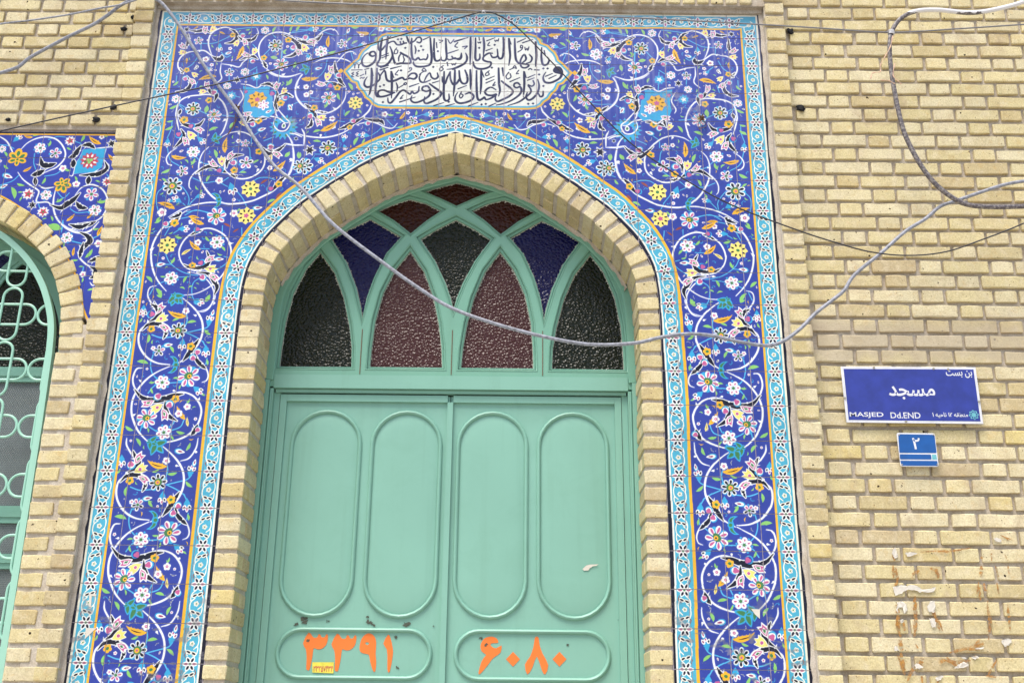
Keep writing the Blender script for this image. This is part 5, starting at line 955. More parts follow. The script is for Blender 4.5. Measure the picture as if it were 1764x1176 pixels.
# ------------------------------------------------------------------ tiles
def tile_objects(parent, polys, img_mat, tf):
    for pts in polys:
        c = (sum(p[0] for p in pts)/len(pts), sum(p[1] for p in pts)/len(pts))
        g = .0017
        area = abs(sum(pts[i][0]*pts[(i+1) % len(pts)][1]-pts[(i+1) % len(pts)][0]*pts[i][1] for i in range(len(pts))))/2
        if area < 2e-4: continue
        q = []
        for x, z in pts:
            dx, dz = c[0]-x, c[1]-z; l = math.hypot(dx, dz) or 1
            k = min(.45, g*1.3/l); q.append((x+dx*k, z+dz*k))
        y0 = random.uniform(-.0004, .0004)
        n = len(q); a = sum(q[i][0]*q[(i+1) % n][1]-q[(i+1) % n][0]*q[i][1] for i in range(n))
        if a < 0: q = q[::-1]
        tx, tz = random.uniform(-.0045, .0045), random.uniform(-.0045, .0045)
        V = [(x-c[0], y0+(x-c[0])*tx+(z-c[1])*tz, z-c[1]) for x, z in q]+[(x-c[0], .009, z-c[1]) for x, z in q]
        F = [tuple(range(n))]+[(i, n+i, n+(i+1) % n, (i+1) % n) for i in range(n)]
        me = bpy.data.meshes.new('tile'); me.from_pydata(V, [], F)
        uv = me.uv_layers.new(name='UVMap'); 
        for li, lp in enumerate(me.loops):
            v = V[lp.vertex_index]; uv.data[li].uv = tf(v[0]+c[0], v[2]+c[1])
        me.materials.append(img_mat); me.update()
        # faces wound so the glazed side looks at the street
        if me.polygons[0].normal.y > 0: me.flip_normals()
        link('tile', me, parent, (c[0], 0, c[1]))
class PathFn:
    def __init__(s, path): s.x = [p[0] for p in path]; s.z = [p[1] for p in path]
    def __call__(s, x): return float(np.interp(x, s.x, s.z))
def clip_above(x0, x1, z0, z1, fn, xs):
    """the part of the rectangle that lies above z = fn(x)"""
    X = sorted({x0, x1, *[x for x in xs if x0 < x < x1], *np.linspace(x0, x1, 13).tolist()})
    lb = [min(max(fn(x), z0), z1) for x in X]
    segs = []; cur = []
    for x, l in zip(X, lb):
        if l < z1-1e-4: cur.append((x, l))
        else:
            if cur: segs.append(cur); cur = []
    if cur: segs.append(cur)
    out = []
    for s_ in segs:
        if len(s_) < 2: continue
        low = s_[:]
        # drop collinear runs
        k = [low[0]]+[low[i] for i in range(1, len(low)-1) if abs((low[i][1]-low[i-1][1])*(low[i+1][0]-low[i][0])-(low[i+1][1]-low[i][1])*(low[i][0]-low[i-1][0])) > 1e-7]+[low[-1]]
        out.append(k+[(s_[-1][0], z1), (s_[0][0], z1)])
    return out
Pi = [p for p in offset(P_L, -.014)]
Pi = [p for p in Pi if p[1] > 2.9]
Pi[-1] = (0.0, Pi[-1][1])
left = sorted(Pi); xs = [p[0] for p in left]
sym = left+[(-x, z) for x, z in left[::-1] if x < 0]
fn0 = PathFn(sym); XB = left[0][0]
def opening(x):
    return 0.0 if abs(x) > abs(XB) else fn0(x)
XJ = [-1.434, -1.282]+[-1.282+.15*k for k in range(1, 18)]+[1.434]
polys = []
ZJ = [1.2]+[z for z in ROWZ if 1.21 < z < 4.72]+[ZTOP+.002]
for i in range(len(XJ)-1):
    for j in range(len(ZJ)-1):
        x0, x1, z0, z1 = XJ[i], XJ[i+1], ZJ[j], ZJ[j+1]
        if z1 <= 3.2:
            # strips: straight jambs
            if x0 > -.90 and x1 < .90: continue
            xa, xb = x0, x1
            if x0 < -.899 < x1: xb = -.899
            if x0 < .899 < x1: xa = .899
            if xb-xa < .01: continue
            polys.append([(xa, z0), (xb, z0), (xb, z1), (xa, z1)])
        else:
            cuts = sorted({x0, x1, *[v for v in (XB, -XB) if x0 < v < x1]})
            if len(cuts) == 2 and (abs((x0+x1)/2) > abs(XB)): polys.append([(x0, z0), (x1, z0), (x1, z1), (x0, z1)]); continue
            zz = [max(opening(x), z0) for x in np.linspace(x0, x1, 9)]
            if max(zz) <= z0+1e-6: polys.append([(x0, z0), (x1, z0), (x1, z1), (x0, z1)]); continue
            fx = sorted(set(xs+[-v for v in xs]))
            sub = []
            eps = 1e-4
            pts = clip_above(x0, x1, z0, z1, opening, fx+[XB+eps, -XB-eps, XB-eps, -XB+eps])
            polys += pts
panel = empty('glazed_tilework', (0, 0, 1.2)); tag(panel, 'large blue glazed tile frame with white scrolls and flowers around the green door', 'tile panel')
mb = MB(); r = .0018
mb.box(-1.436, -.895, r, .02, 1.2, 3.2); mb.box(.895, 1.436, r, .02, 1.2, 3.2)
gp = [(-1.436, 3.2), (-.895, 3.2)]+[p for p in offset(P_L, -.016) if p[1] > 3.2]
gp[-1] = (0, gp[-1][1]); lft = gp+[(0, 4.834), (-1.436, 4.834)]
mb.prism(lft, r, .02); mb.prism([(-x, z) for x, z in lft], r, .02); mb.build('grout', M['grout'], panel)
tile_objects(panel, polys, M['tile_print'], lambda x, z: ((x-CV0[0])/(CV0[1]-CV0[0]), (z-CV0[2])/(CV0[3]-CV0[2])))
# left window tile panel
wpan = empty('glazed_tilework', (-1.9, 0, 3.2)); tag(wpan, 'blue glazed tile spandrel with black and white scrolls above the left window', 'tile panel')
WO = [(-1.535,3.225),(-1.575,3.300),(-1.604,3.385),(-1.632,3.455),(-1.668,3.520),(-1.735,3.607),(-1.836,3.714),(-1.93,3.783),(-2.021,3.836),(-2.12,3.878),(-2.26,3.925)]
WOs = sorted(cr_spline(WO, 3)); wfn = PathFn([(2*WCX-x, z) for x, z in WOs[::-1]][:-1]+WOs)
wx = [-2.83]+[S(8+55.5*k, 300)[0] for k in (-7, -6, -5, -4, -3, -2, -1, 0, 1, 2, 3)]+[-1.528]
wx = sorted(x for x in wx if -2.84 < x <= -1.528)
wz = [3.2, 3.36, 3.51, 3.66, 3.81, S(60, 321)[1], S(60, 270)[1], 4.168]
wz = sorted(set([round(v, 4) for v in [3.22, S(60, 368)[1]-.148*2, S(60, 368)[1]-.148, S(60, 371)[1], S(60, 321)[1], S(60, 272)[1], 4.168] ]))
wp = []
for i in range(len(wx)-1):
    for j in range(len(wz)-1): wp += clip_above(wx[i], wx[i+1], wz[j], wz[j+1], wfn, [p[0] for p in WOs])
mb = MB(); low = [(x, z-.006) for x, z in WOs]; low = low if low[0][0] < low[-1][0] else low[::-1]
lw2 = low+[(-1.51, 3.22), (-1.51, 4.186), (low[0][0], 4.186)]; mb.prism(lw2, .0018, .02)
mb.prism([(2*WCX-x, z) for x, z in lw2], .0018, .02); mb.build('grout', M['grout'], wpan)
tile_objects(wpan, wp, M['tile_print_window'], lambda x, z: ((x-CV1[0])/(CV1[1]-CV1[0]), (z-CV1[2])/(CV1[3]-CV1[2])))

# ------------------------------------------------------------------ door frame, transom
FY = .203
frame = empty('door_frame', (0, .2, 0)); tag(frame, 'green painted steel frame of the doorway with its pointed stained glass transom', 'door frame')
INp = [p for p in offset(P_L, -.088) if p[0] < -.03]; INp.append((0, INp[-1][1]+(-INp[-1][0])*.29)); INp = [(x, z) for x, z in INp if z > 2.95]
outer = [(-.826, 3.03)]+[(x, z) for x, z in INp if z > 3.05]
outer = outer+[(-x, z) for x, z in outer[-2::-1]]
panes = dict(
 L1=[(-.762,3.126),(-.443,3.127),(-.447,3.22),(-.463,3.32),(-.497,3.456),(-.547,3.581),(-.621,3.684),(-.679,3.601),(-.728,3.477),(-.752,3.34),(-.760,3.22)],
 B1=[(-.408,3.355),(-.420,3.42),(-.445,3.51),(-.495,3.63),(-.574,3.749),(-.493,3.806),(-.399,3.856),(-.325,3.81),(-.250,3.763),(-.315,3.68),(-.365,3.56),(-.393,3.46)],
 L2=[(-.362,3.128),(-.041,3.128),(-.047,3.22),(-.062,3.33),(-.09,3.46),(-.138,3.59),(-.207,3.694),(-.272,3.600),(-.322,3.481),(-.350,3.345),(-.359,3.22)],
 R1=[(-.369,3.896),(-.300,3.932),(-.222,3.962),(-.145,3.940),(-.069,3.899),(-.138,3.846),(-.208,3.780),(-.290,3.848)],
 G=[(0,3.400),(-.014,3.46),(-.040,3.535),(-.092,3.645),(-.164,3.753),(-.088,3.806),(0,3.856),(.088,3.806),(.164,3.753),(.092,3.645),(.040,3.535),(.014,3.46)],
 T=[(-.157,3.999),(-.080,4.028),(0,4.050),(.080,4.028),(.157,3.999),(.078,3.964),(0,3.924),(-.078,3.964)])
PN = []
def mirror(p): return [(-x, z) for x, z in p][::-1]
for k, mname, what in (('L1','g_green','green lancet'),('B1','g_blue','blue'),('L2','g_brown','brown lancet'),('R1','g_red','red')):
    PN.append((k, mname, panes[k])); PN.append((k, mname, mirror(panes[k])))
PN.append(('G', 'g_green', panes['G'])); PN.append(('T', 'g_red', panes['T']))
def ccw(p):
    return p if sum(p[i][0]*p[(i+1) % len(p)][1]-p[(i+1) % len(p)][0]*p[i][1] for i in range(len(p))) > 0 else p[::-1]
inner = [ccw(p[2]) for p in PN]
def grow(p, d): return offset(ccw(p), -d, True)
plate('transom_panel', [outer]+inner, FY+.018, .022, .0012, M['green_dark'], frame)
plate('transom_tracery', [outer]+[grow(p, .0115) for p in inner], FY+.006, .0125, .0022, M['green_dark'], frame)
# rolled edge bar along the brick opening
edge = [(-.793, 3.06)]+[p for p in offset(P_L, -.122) if p[1] > 3.08 and p[0] < -.03]; edge.append((0, edge[-1][1]+(-edge[-1][0])*.29))
edge = edge+[(-x, z) for x, z in edge[-2::-1]]
mb = MB(); mb.sweep(edge, [(.026, FY-.004), (-.010, FY-.004), (-.014, FY), (-.014, FY+.008), (.026, FY+.008)]); mb.build('edge_trim', M['green_dark'], frame)
for i, (k, mn, p) in enumerate(PN):
    q = grow(p, .004); mb = MB(); mb.prism(q, FY+.034, FY+.040)
    g = mb.build('glass_pane', M[mn], frame)
    mb = MB(); mb.sweep(grow(p, .0058), [(.0026, FY+.0185), (.0012, FY+.0145), (-.0012, FY+.0145), (-.0026, FY+.0185)], True); mb.build('glazing_bead', M['green_dark'], frame)
    mb = MB(); mb.sweep(grow(p, .0165), [(.0022, FY+.0065), (.0008, FY+.0038), (-.0008, FY+.0038), (-.0022, FY+.0065)], True); mb.build('raised_bead', M['green_dark'], frame)
    # ragged putty line
    r = random.Random(i+11); cl = ccw(p); fine = []
    for a in range(len(cl)):
        b = cl[(a+1) % len(cl)]; L = math.hypot(b[0]-cl[a][0], b[1]-cl[a][1]); n = max(2, int(L/.0035))
        fine += [(cl[a][0]+(b[0]-cl[a][0])*t/n, cl[a][1]+(b[1]-cl[a][1])*t/n) for t in range(n)]
    N = normals(fine, True); zmax = max(z for _, z in fine); zmin = min(z for _, z in fine)
    inn = []
    for (x, z), nn in zip(fine, N):
        up = (z-zmin)/(zmax-zmin)
        wdt = .0014+abs(r.gauss(0, .0026))*(.45+1.1*up)+(.003 if r.random() < .05 else 0)
        if z < zmin+.004: wdt *= .7
        inn.append((x+nn[0]*wdt, z+nn[1]*wdt))
    mb = MB(); b = 0; n = len(fine); y = FY+.0332; outp = offset(fine, -.003, True)
    mb.v = [(x, y, z) for x, z in outp]+[(x, y-.0012, z) for x, z in inn]
    mb.f = [(j, (j+1) % n, n+(j+1) % n, n+j) for j in range(n)]
    o = link('putty_line', mb.mesh('putty_line', M['putty']), g)
    o.location = (0, 0, 0)
# vertical seams with rust under each split of the tracery
for x in (-.402, 0.0, .402):
    mb = MB(); mb.box(x-.0016, x+.0016, FY+.0035, FY+.008, 3.09, 3.30); mb.build('mullion_seam', M['rust'], frame)
# rail and jamb members
mb = MB(); mb.box(-.775, .775, FY+.002, FY+.05, 3.024, 3.085); mb.build('transom_rail', M['green'], frame)
mb = MB(); mb.box(-.768, .768, FY+.018, FY+.05, 3.008, 3.022); mb.build('rail_step', M['green'], frame)
for s_ in (-1, 1):
    def bx(a, b, y0, y1, z0, z1, nm, mat='green'):
        xa, xb = sorted((s_*a, s_*b)); mb = MB(); mb.box(xa, xb, y0, y1, z0, z1); mb.build(nm, M[mat], frame)
    bx(.792, .830, FY-.006, FY+.05, 0.02, 3.058, 'jamb'); bx(.781, .7915, FY+.010, FY+.05, .02, 3.024, 'jamb_groove')
    mb = MB(); mb.tube([(s_*.7855, FY+.008, .02), (s_*.7855, FY+.008, 3.02)], .0055, 8); mb.build('jamb_bead', M['green'], frame, True)
    bx(.7745, .7805, FY+.004, FY+.05, .02, 3.022, 'jamb_lip'); bx(.748, .774, FY+.030, FY+.05, .02, 3.008, 'jamb_rebate')
# backing so no light leaks
mb = MB(); mb.box(-.84, .84, .268, .30, 0, 4.3); mb.build('backing_sheet', M['room'], frame)

# ------------------------------------------------------------------ door leaves
def stadium(cx, cz, hw, hh, n=14):
    r = min(hw, hh); pts = []
    if hh >= hw:
        for i in range(n+1): t = math.pi*i/n; pts.append((cx+r*math.cos(t), cz+hh-r+r*math.sin(t)))
        for i in range(n+1): t = math.pi+math.pi*i/n; pts.append((cx+r*math.cos(t), cz-hh+r+r*math.sin(t)))
    else:
        for i in range(n+1): t = -math.pi/2+math.pi*i/n; pts.append((cx+hw-r+r*math.cos(t), cz+r*math.sin(t)))
        for i in range(n+1): t = math.pi/2+math.pi*i/n; pts.append((cx-hw+r+r*math.cos(t), cz+r*math.sin(t)))
    return pts
LY = FY+.040
for s_ in (-1, 1):
    lf = empty('door_leaf', (s_*.372, LY, .03))
    tag(lf, 'left leaf of the green steel door with orange numerals and a yellow sticker' if s_ < 0 else
        'right leaf of the green steel door with orange numerals 6080 at its bottom', 'door', 'two leaves of the green door')
    mb = MB(); mb.box(*sorted((s_*.002, s_*.744)), LY, LY+.02, .03, 3.0); mb.build('door_sheet', M['green'], lf)
    mb = MB(); mb.box(*sorted((s_*.717, s_*.7455)), LY-.014, LY-.0005, .03, 3.001); mb.build('outer_stile', M['green'], lf)
    mb = MB(); mb.box(*sorted((s_*.0125, s_*.7165)), LY-.014, LY-.0005, 2.971, 3.001); mb.build('top_rail', M['green'], lf)
    if s_ < 0:
        mb = MB(); mb.box(-.0125, .0115, LY-.017, LY-.0005, .03, 2.9705); mb.build('meeting_strip', M['green'], lf)
    for cx in (.186, .534):
        mb = MB(); path = stadium(s_*cx, 2.4925, .1475, .4345)
        hw = .0092
        prof = [(hw*math.cos(t), LY-.0005-.0125*math.sin(t)) for t in np.linspace(0, math.pi, 7)]
        mb.sweep(path, prof, True); mb.build('oval_moulding', M['green'], lf, True)
        # gently dished field
        ip = stadium(s_*cx, 2.4925, .1375, .4245, 10); n = len(ip); mb = MB()
        rings = [(1, LY-.0004), (.93, LY-.0022), (.6, LY-.0045), (.05, LY-.006)]
        for kx, y in rings:
            sh = .1375*(1-kx)
            q = stadium(s_*cx, 2.4925, .1375-sh, .4245-sh, 10) if kx > .1 else stadium(s_*cx, 2.4925, .008, .295, 10)
            mb.v += [(x, y, z) for x, z in q]
        for a in range(3): mb.f += [(a*n+j, a*n+(j+1) % n, (a+1)*n+(j+1) % n, (a+1)*n+j) for j in range(n)]
        mb.f.append(tuple(3*n+j for j in range(n)))
        mb.build('oval_panel', M['green'], lf, True)
    mb = MB(); path = stadium(s_*.362, 1.9105, .3105, .0935)
    mb.sweep(path, [(.0092*math.cos(t), LY-.0005-.0125*math.sin(t)) for t in np.linspace(0, math.pi, 7)], True); mb.build('cartouche_moulding', M['green'], lf, True)
    for cz in (1.35, ):
        for cx in (.186, .534):
            mb = MB(); path = stadium(s_*cx, 1.36, .1475, .40)
            mb.sweep(path, [(.0092*math.cos(t), LY-.0005-.0125*math.sin(t)) for t in np.linspace(0, math.pi, 7)], True); mb.build('oval_moulding', M['green'], lf, True)
    leaf_ref = lf
    # numerals traced in px (crop 440,1050 scale 2.6727)
    Dn = lambda L, Y=LY-.0012: [S(440+x/2.6727, 1050+y/2.6727, Y) for x, y in L]
    three = [(245,103),(262,120),(270,127),(285,125),(291,110),(300,115),(305,125),(318,125),(326,112),(333,114),(333,135),(325,160),(305,178),(285,180),(268,176),(262,215),(250,272),(240,276),(234,268),(236,220),(232,180),(219,152)]
    if s_ < 0:
        nine = [(510,110),(530,108),(548,122),(556,150),(553,200),(556,240),(551,283),(540,276),(528,235),(522,205),(500,200),(482,190),(480,165),(490,130)]
        glyphs = [three, [(x+131, y+5) for x, y in three], nine, [(611,113),(622,130),(632,175),(632,210),(618,284),(608,276),(608,230),(605,180),(589,154)]]
    else:
        six = [(1060,127),(1090,122),(1112,132),(1118,150),(1095,152),(1082,156),(1088,168),(1108,176),(1133,163),(1128,195),(1105,213),(1090,225),(1068,255),(1035,293),(1027,288),(1040,240),(1055,215),(1062,205),(1042,190),(1036,165),(1045,142)]
        eight = [(1294,122),(1304,128),(1308,160),(1322,200),(1348,252),(1334,296),(1318,275),(1296,212),(1276,262),(1252,296),(1241,250),(1264,215),(1280,170),(1286,130)]
        dia = lambda cx, cy: [(cx, cy-34), (cx+32, cy), (cx, cy+34), (cx-32, cy)]
        glyphs = [six, dia(1186, 226), eight, dia(1400, 226)]
    for gi, gl in enumerate(glyphs):
        pts = cr_spline(Dn(gl), 2, True) if len(gl) > 4 else Dn(gl)
        if s_ < 0 and gi == 2:
            o = plate('numeral', [pts, cr_spline(Dn([(505,152),(515,147),(524,153),(515,161)]), 3, True)], LY-.0016, .0012, .0001, M['orange'], lf)
        else:
            o = plate('numeral', [pts], LY-.0016, .0012, .0001, M['orange'], lf)
        o['label'] = 'orange vinyl numeral'
    if s_ < 0:
        st = [S(440+x/2.6727, 1050+y/2.6727, LY-.003) for x, y in ((262,240),(361,240),(359,291),(262,287))]
        mb = MB(); mb.prism(st, LY-.0032, LY-.0018); stk = mb.build('phone_sticker', M['yellow'], lf)
    # scraped patches
    spots = ([(210,45,26),(190,62,14),(335,50,9),(515,30,9),(518,50,20),(540,62,14),(700,66,22),(645,125,12),(240,140,10),(650,262,10),(822,76,5),(855,150,8)] if s_ < 0 else [(1036,130,9),(1060,163,12),(1436,160,9),(1668,45,3)])
    pm = MB(); r = random.Random(21+s_)
    for x, y, rad in spots:
        c = S(440+x/2.6727, 1050+y/2.6727, LY); R = rad/2.67*.00245
        for q in range(3):
            cx_, cz_ = c[0]+r.uniform(-1, 1)*R*.7, c[1]+r.uniform(-1, 1)*R*.5
            n = 9; rr_ = [R*r.uniform(.12, .75) for _ in range(n)]
            pm.prism([(cx_+rr_[a]*math.cos(2*math.pi*a/n), cz_+rr_[a]*.8*math.sin(2*math.pi*a/n)) for a in range(n)], LY-.0024-q*.0002, LY-.0016-q*.0002)
    o = pm.build('scraped_patch', M['scuff'], lf); o['kind'] = 'stuff'
mb = MB(); c = [S(400+x/2.1946, 640+y/2.1946, LY-.008) for x, y in ((1324,745),(1338,732),(1352,728),(1385,727),(1376,733),(1364,734),(1352,742),(1346,750),(1330,751))]
mb.prism(c, LY-.0085, LY-.0078); tag(mb.build('paper_scrap', M['paper']), 'small torn white paper scrap stuck low on the far right oval of the green door', 'paper')

# ------------------------------------------------------------------ lettering helper
def text_mesh(name, body, height, mat, parent, origin, y, right=False, fat=0.0, tilt=0.0, width=None):
    cu = bpy.data.curves.new('t', 'FONT'); cu.body = body; cu.offset = fat*.6; cu.resolution_u = 4
    o = bpy.data.objects.new('t', cu); COL.objects.link(o)
    dg = bpy.context.evaluated_depsgraph_get(); me = bpy.data.meshes.new_from_object(o.evaluated_get(dg))
    bpy.data.objects.remove(o); bpy.data.curves.remove(cu)
    vs = np.array([v.co[:] for v in me.vertices]); mn, mx = vs.min(0), vs.max(0)
    k = height/(mx[1]-mn[1]); squash = 1.0 if width is None else width/((mx[0]-mn[0])*k); ax = mx[0] if right else mn[0]
    c_, s__ = math.cos(tilt), math.sin(tilt)
    for v in me.vertices:
        x, z = (v.co.x-ax)*k*squash, (v.co.y-mn[1])*k
        v.co = (origin[0]+x*c_-z*s__, y, origin[1]+x*s__+z*c_)
    bm = bmesh.new(); bm.from_mesh(me); seen = set(); k_ = 0
    for f0 in bm.faces:
        if f0 in seen: continue
        st = [f0]; seen.add(f0); vv = set()
        while st:
            f1 = st.pop(); vv.update(f1.verts)
            for e in f1.edges:
                for g in e.link_faces:
                    if g not in seen: seen.add(g); st.append(g)
        for v in vv: v.co.y -= k_*.00012
        k_ = (k_+1) % 6
    bm.to_mesh(me); bm.free()
    me.materials.clear(); me.materials.append(mat); me.name = name
    return link(name, me, parent)
FA = {'masjed': '\uFEAA\uFEA0\uFEB4\uFEE3', 'bonbast': '\uFE96\uFEB4\uFE91 \uFEE6\uFE91', 'region': '\u06F1 \uFEEA\uFBFF\uFEA3\uFE8E\uFEE7 \u06F1\u06F2 \uFEEA\uFED8\uFEC4\uFEE8\uFEE3'}
# the sticker print
for o in COL.objects:
    if o.name.startswith('phone_sticker'):
        a = S(440+266/2.6727, 1050+284/2.6727, LY-.0034)
        text_mesh('sticker_number', '\u06F3\u06F3\u06F2\u06F5\u06F7\u06F4\u06F3\u06F4', .025, M['magenta'], bpy.data.objects[o.parent.name], a, LY-.0034, fat=.02, width=.079)
        break
# ------------------------------------------------------------------ street sign
def W2(x, y, Y): return S(1420+x/5.347, 600+y/5.347, Y)
SY = -.022
def wd2(a, b): return W2(b, 400, SY)[0]-W2(a, 400, SY)[0]
sign = empty('street_sign', (1.9, SY, 2.83)); tag(sign, 'large blue enamel street sign reading MASJED with a white border, screwed to the brick wall', 'sign', 'blue signs on the brick wall')
cs = [W2(152,166,SY), W2(1393,172,SY), W2(1466,694,SY), W2(204,680,SY)]
def board(pts, y, bor, mats, parent, thick=.004):
    p = ccw(pts); plate('sign_board', [p], y, thick, .0008, M[mats[0]], parent)
    q = offset(p, bor, True); mb = MB(); mb.prism(q, y-.0007, y-.0001); mb.build('sign_field', M[mats[1]], parent)
board(cs, SY, .0105, ('white', 'sign_blue'), sign)
up = math.atan2(W2(1393,172,SY)[1]-W2(152,166,SY)[1], W2(1393,172,SY)[0]-W2(152,166,SY)[0]); ty = SY-.0009
text_mesh('lettering', FA['masjed'], W2(600,345,SY)[1]-W2(600,468,SY)[1], M['white'], sign, W2(600,468,SY), ty, fat=.035, width=wd2(600,1027))
text_mesh('lettering', FA['bonbast'], W2(1125,205,SY)[1]-W2(1125,272,SY)[1], M['white'], sign, W2(1366,272,SY), ty, right=True, fat=.03, tilt=up, width=wd2(1124,1366))
text_mesh('lettering', 'MASJED', W2(235,588,SY)[1]-W2(235,642,SY)[1], M['white'], sign, W2(236,640,SY), ty, fat=.022, tilt=up, width=wd2(236,545))
text_mesh('lettering', 'Dd.END', W2(610,592,SY)[1]-W2(610,647,SY)[1], M['white'], sign, W2(612,643,SY), ty, fat=.022, tilt=up, width=wd2(612,886))
text_mesh('lettering', FA['region'], W2(1004,590,SY)[1]-W2(1004,640,SY)[1], M['white'], sign, W2(1326,640,SY), ty, right=True, fat=.03, tilt=up, width=wd2(1004,1328))
c = W2(1376, 612, SY); st8 = []
for i in range(32):
    t = 2*math.pi*i/32; rr_ = .0205 if (i % 4) in (0, 1) else .0168; st8.append((c[0]+rr_*math.cos(t), c[1]+rr_*math.sin(t)))
emb = plate('city_emblem', [st8], ty, .0006, .0001, M['pale_teal'], sign)
for i in range(8):
    t = 2*math.pi*i/8+.2; mb = MB(); mb.prism([(c[0]+.0125*math.cos(t)+.0035*math.cos(a), c[1]+.0125*math.sin(t)+.0035*math.sin(a)) for a in np.linspace(0, 6.28, 7)[:-1]], ty-.0008, ty-.0002)
    o = link('emblem_knot', mb.mesh('emblem_knot', M['sign_blue']), emb); o.location = (0, 0, 0)
for x, y in ((455,177),(1005,187),(1138,193),(188,457),(1424,490),(752,672)):
    c = W2(x, y, SY); mb = MB(); mb.tube([(c[0], SY-.004, c[1]), (c[0], SY+.002, c[1])], .0046, 10); mb.build('screw', M['brass'], sign)
plaque = empty('house_number_plate', (1.93, SY, 2.65)); tag(plaque, 'small blue number plate with a white numeral 2, below the large street sign', 'sign', 'blue signs on the brick wall')
cp_ = ccw([W2(665,775,SY), W2(1018,780,SY), W2(1056,1088,SY), W2(703,1085,SY)])
def roundc(p, r, n=4):
    out = []; m = len(p)
    for i in range(m):
        a, b, c = np.array(p[i-1]), np.array(p[i]), np.array(p[(i+1) % m]); u = (a-b)/np.linalg.norm(a-b); v = (c-b)/np.linalg.norm(c-b)
        for t in np.linspace(0, 1, n): out.append(tuple((1-t)**2*(b+u*r)+2*t*(1-t)*b+t*t*(b+v*r)))
    return out
plate('sign_board', [roundc(cp_, .010)], SY, .004, .0006, M['white'], plaque)
for q in ([(680,788),(1014,794),(1034,962),(692,960)], [(694,973),(982,976),(988,1022),(698,1020)], [(700,1032),(1040,1034),(1046,1080),(712,1078)]):
    mb = MB(); mb.prism(roundc(ccw([W2(x, y, SY) for x, y in q]), .004), SY-.0007, SY-.0001); mb.build('sign_field', M['plaque_blue'], plaque)
mb = MB(); mb.prism(ccw([W2(x, y, SY) for x, y in ((990,976),(1030,977),(1038,1022),(994,1022))]), SY-.0006, SY-.0001); mb.build('emblem_strip', M['pale_teal'], plaque)
text_mesh('lettering', '\u06F2', W2(840,822,SY)[1]-W2(840,928,SY)[1], M['white'], plaque, W2(818,928,SY), ty, fat=.03, width=wd2(818,888))
for x, y in ((687,796),(1003,796),(716,1068),(1040,1068)):
    c = W2(x, y, SY); mb = MB(); mb.tube([(c[0], SY-.003, c[1]), (c[0], SY+.001, c[1])], .0028, 8); mb.build('screw', M['brass'], plaque)

# ------------------------------------------------------------------ left window behind its grille
win = empty('arched_window', (WCX, .19, 1.25)); tag(win, 'arched window with coloured glass in green frames behind the mint grille, at the left edge', 'window')
WY = .205
def mirw(p): return [(2*WCX-x, z) for x, z in p]
wo = [(x+.03, z) for x, z in WI if z > 1.25]; wo = [(-1.63, 1.25)]+[(x+.02, z+.02) for x, z in WI if z > 2.5]; wo = wo+mirw(wo[::-1])
wi_ = offset(WI, .075); arcin = [p for p in wi_ if p[1] > 3.12]
WMX = -1.742
def both(build):
    for f in (lambda p: p, mirw): build(f)
def wpl(pts, y0, y1, nm, mat, f): mb = MB(); mb.prism(f(pts), y0, y1); return mb.build(nm, M[mat], win)
wjam = [(x, z) for x, z in offset(WI, -.012)]
def jb(f):
    mb = MB(); path = f([(-1.69, 1.24)]+[p for p in offset(WI, .035) if p[1] > 1.24])
    mb.sweep(path, [(.048, WY), (-.048, WY), (-.048, WY+.03), (.048, WY+.03)]); mb.build('window_jamb', M['green'], win)
    mb = MB(); mb.sweep(path, [(.010, WY-.006), (-.004, WY-.006), (-.004, WY+.001), (.010, WY+.001)]); mb.build('jamb_bead', M['green'], win)
both(jb)
for z0, z1 in ((3.04, 3.108), (2.42, 2.492), (2.23, 2.292)):
    mb = MB(); mb.box(2*WCX+1.70, -1.70, WY+.003, WY+.03, z0, z1); mb.build('window_rail', M['green'], win)
    mb = MB(); mb.box(2*WCX+1.74, -1.74, WY-.003, WY+.0025, z0+.024, z1-.026); mb.build('rail_bead', M['green'], win)
mb = MB(); mb.box(WCX-.03, WCX+.03, WY+.0045, WY+.03, 1.25, 3.78); mb.build('window_mullion', M['green'], win)
mc = cr_spline([(-1.76,3.55),(-1.86,3.655),(-1.955,3.650),(-2.04,3.575),(-2.10,3.47),(-2.145,3.33),(-2.165,3.10)], 4)
def mcb(f):
    mb = MB(); mb.sweep(f(mc), [(.026, WY+.006), (-.026, WY+.006), (-.026, WY+.03), (.026, WY+.03)]); mb.build('curved_glazing_bar', M['green'], win)
    mb = MB(); mb.sweep(f(mc), [(.008, WY+.001), (-.008, WY+.001), (-.008, WY+.0055), (.008, WY+.0055)]); mb.build('bar_bead', M['green'], win)
both(mcb)
hA = [(-1.70,3.09)]+[(min(x, -1.70), z) for x, z in [q for q in offset(WI, .05) if 3.13 < q[1] < 3.60]]+mc[4:]
hB = [(-2.255,3.10)]+mc[::-1][:-3]+[(-2.05,3.72),(-2.255,3.77)]
for h, t in ((hA, 'g_green'), (hB, 'g_blue')):
    for f in (lambda p: p, mirw):
        mb = MB(); mb.prism(f(h), WY+.016+(.001 if t == 'g_blue' else 0), WY+.022); mb.build('glass_pane', M[t], win)
for x0, x1 in ((-2.235, -1.70), (2*WCX+1.70, -2.285)):
    for z0, z1 in ((2.485, 3.045), (2.285, 2.425), (1.25, 2.235)):
        mb = MB(); mb.box(x0, x1, WY+.017, WY+.022, z0, z1); mb.build('glass_pane', M['ribbed'], win)
mb = MB(); mb.box(2*WCX+1.60, -1.60, .24, .30, 1.2, 4.0); mb.build('backing_sheet', M['room'], win)
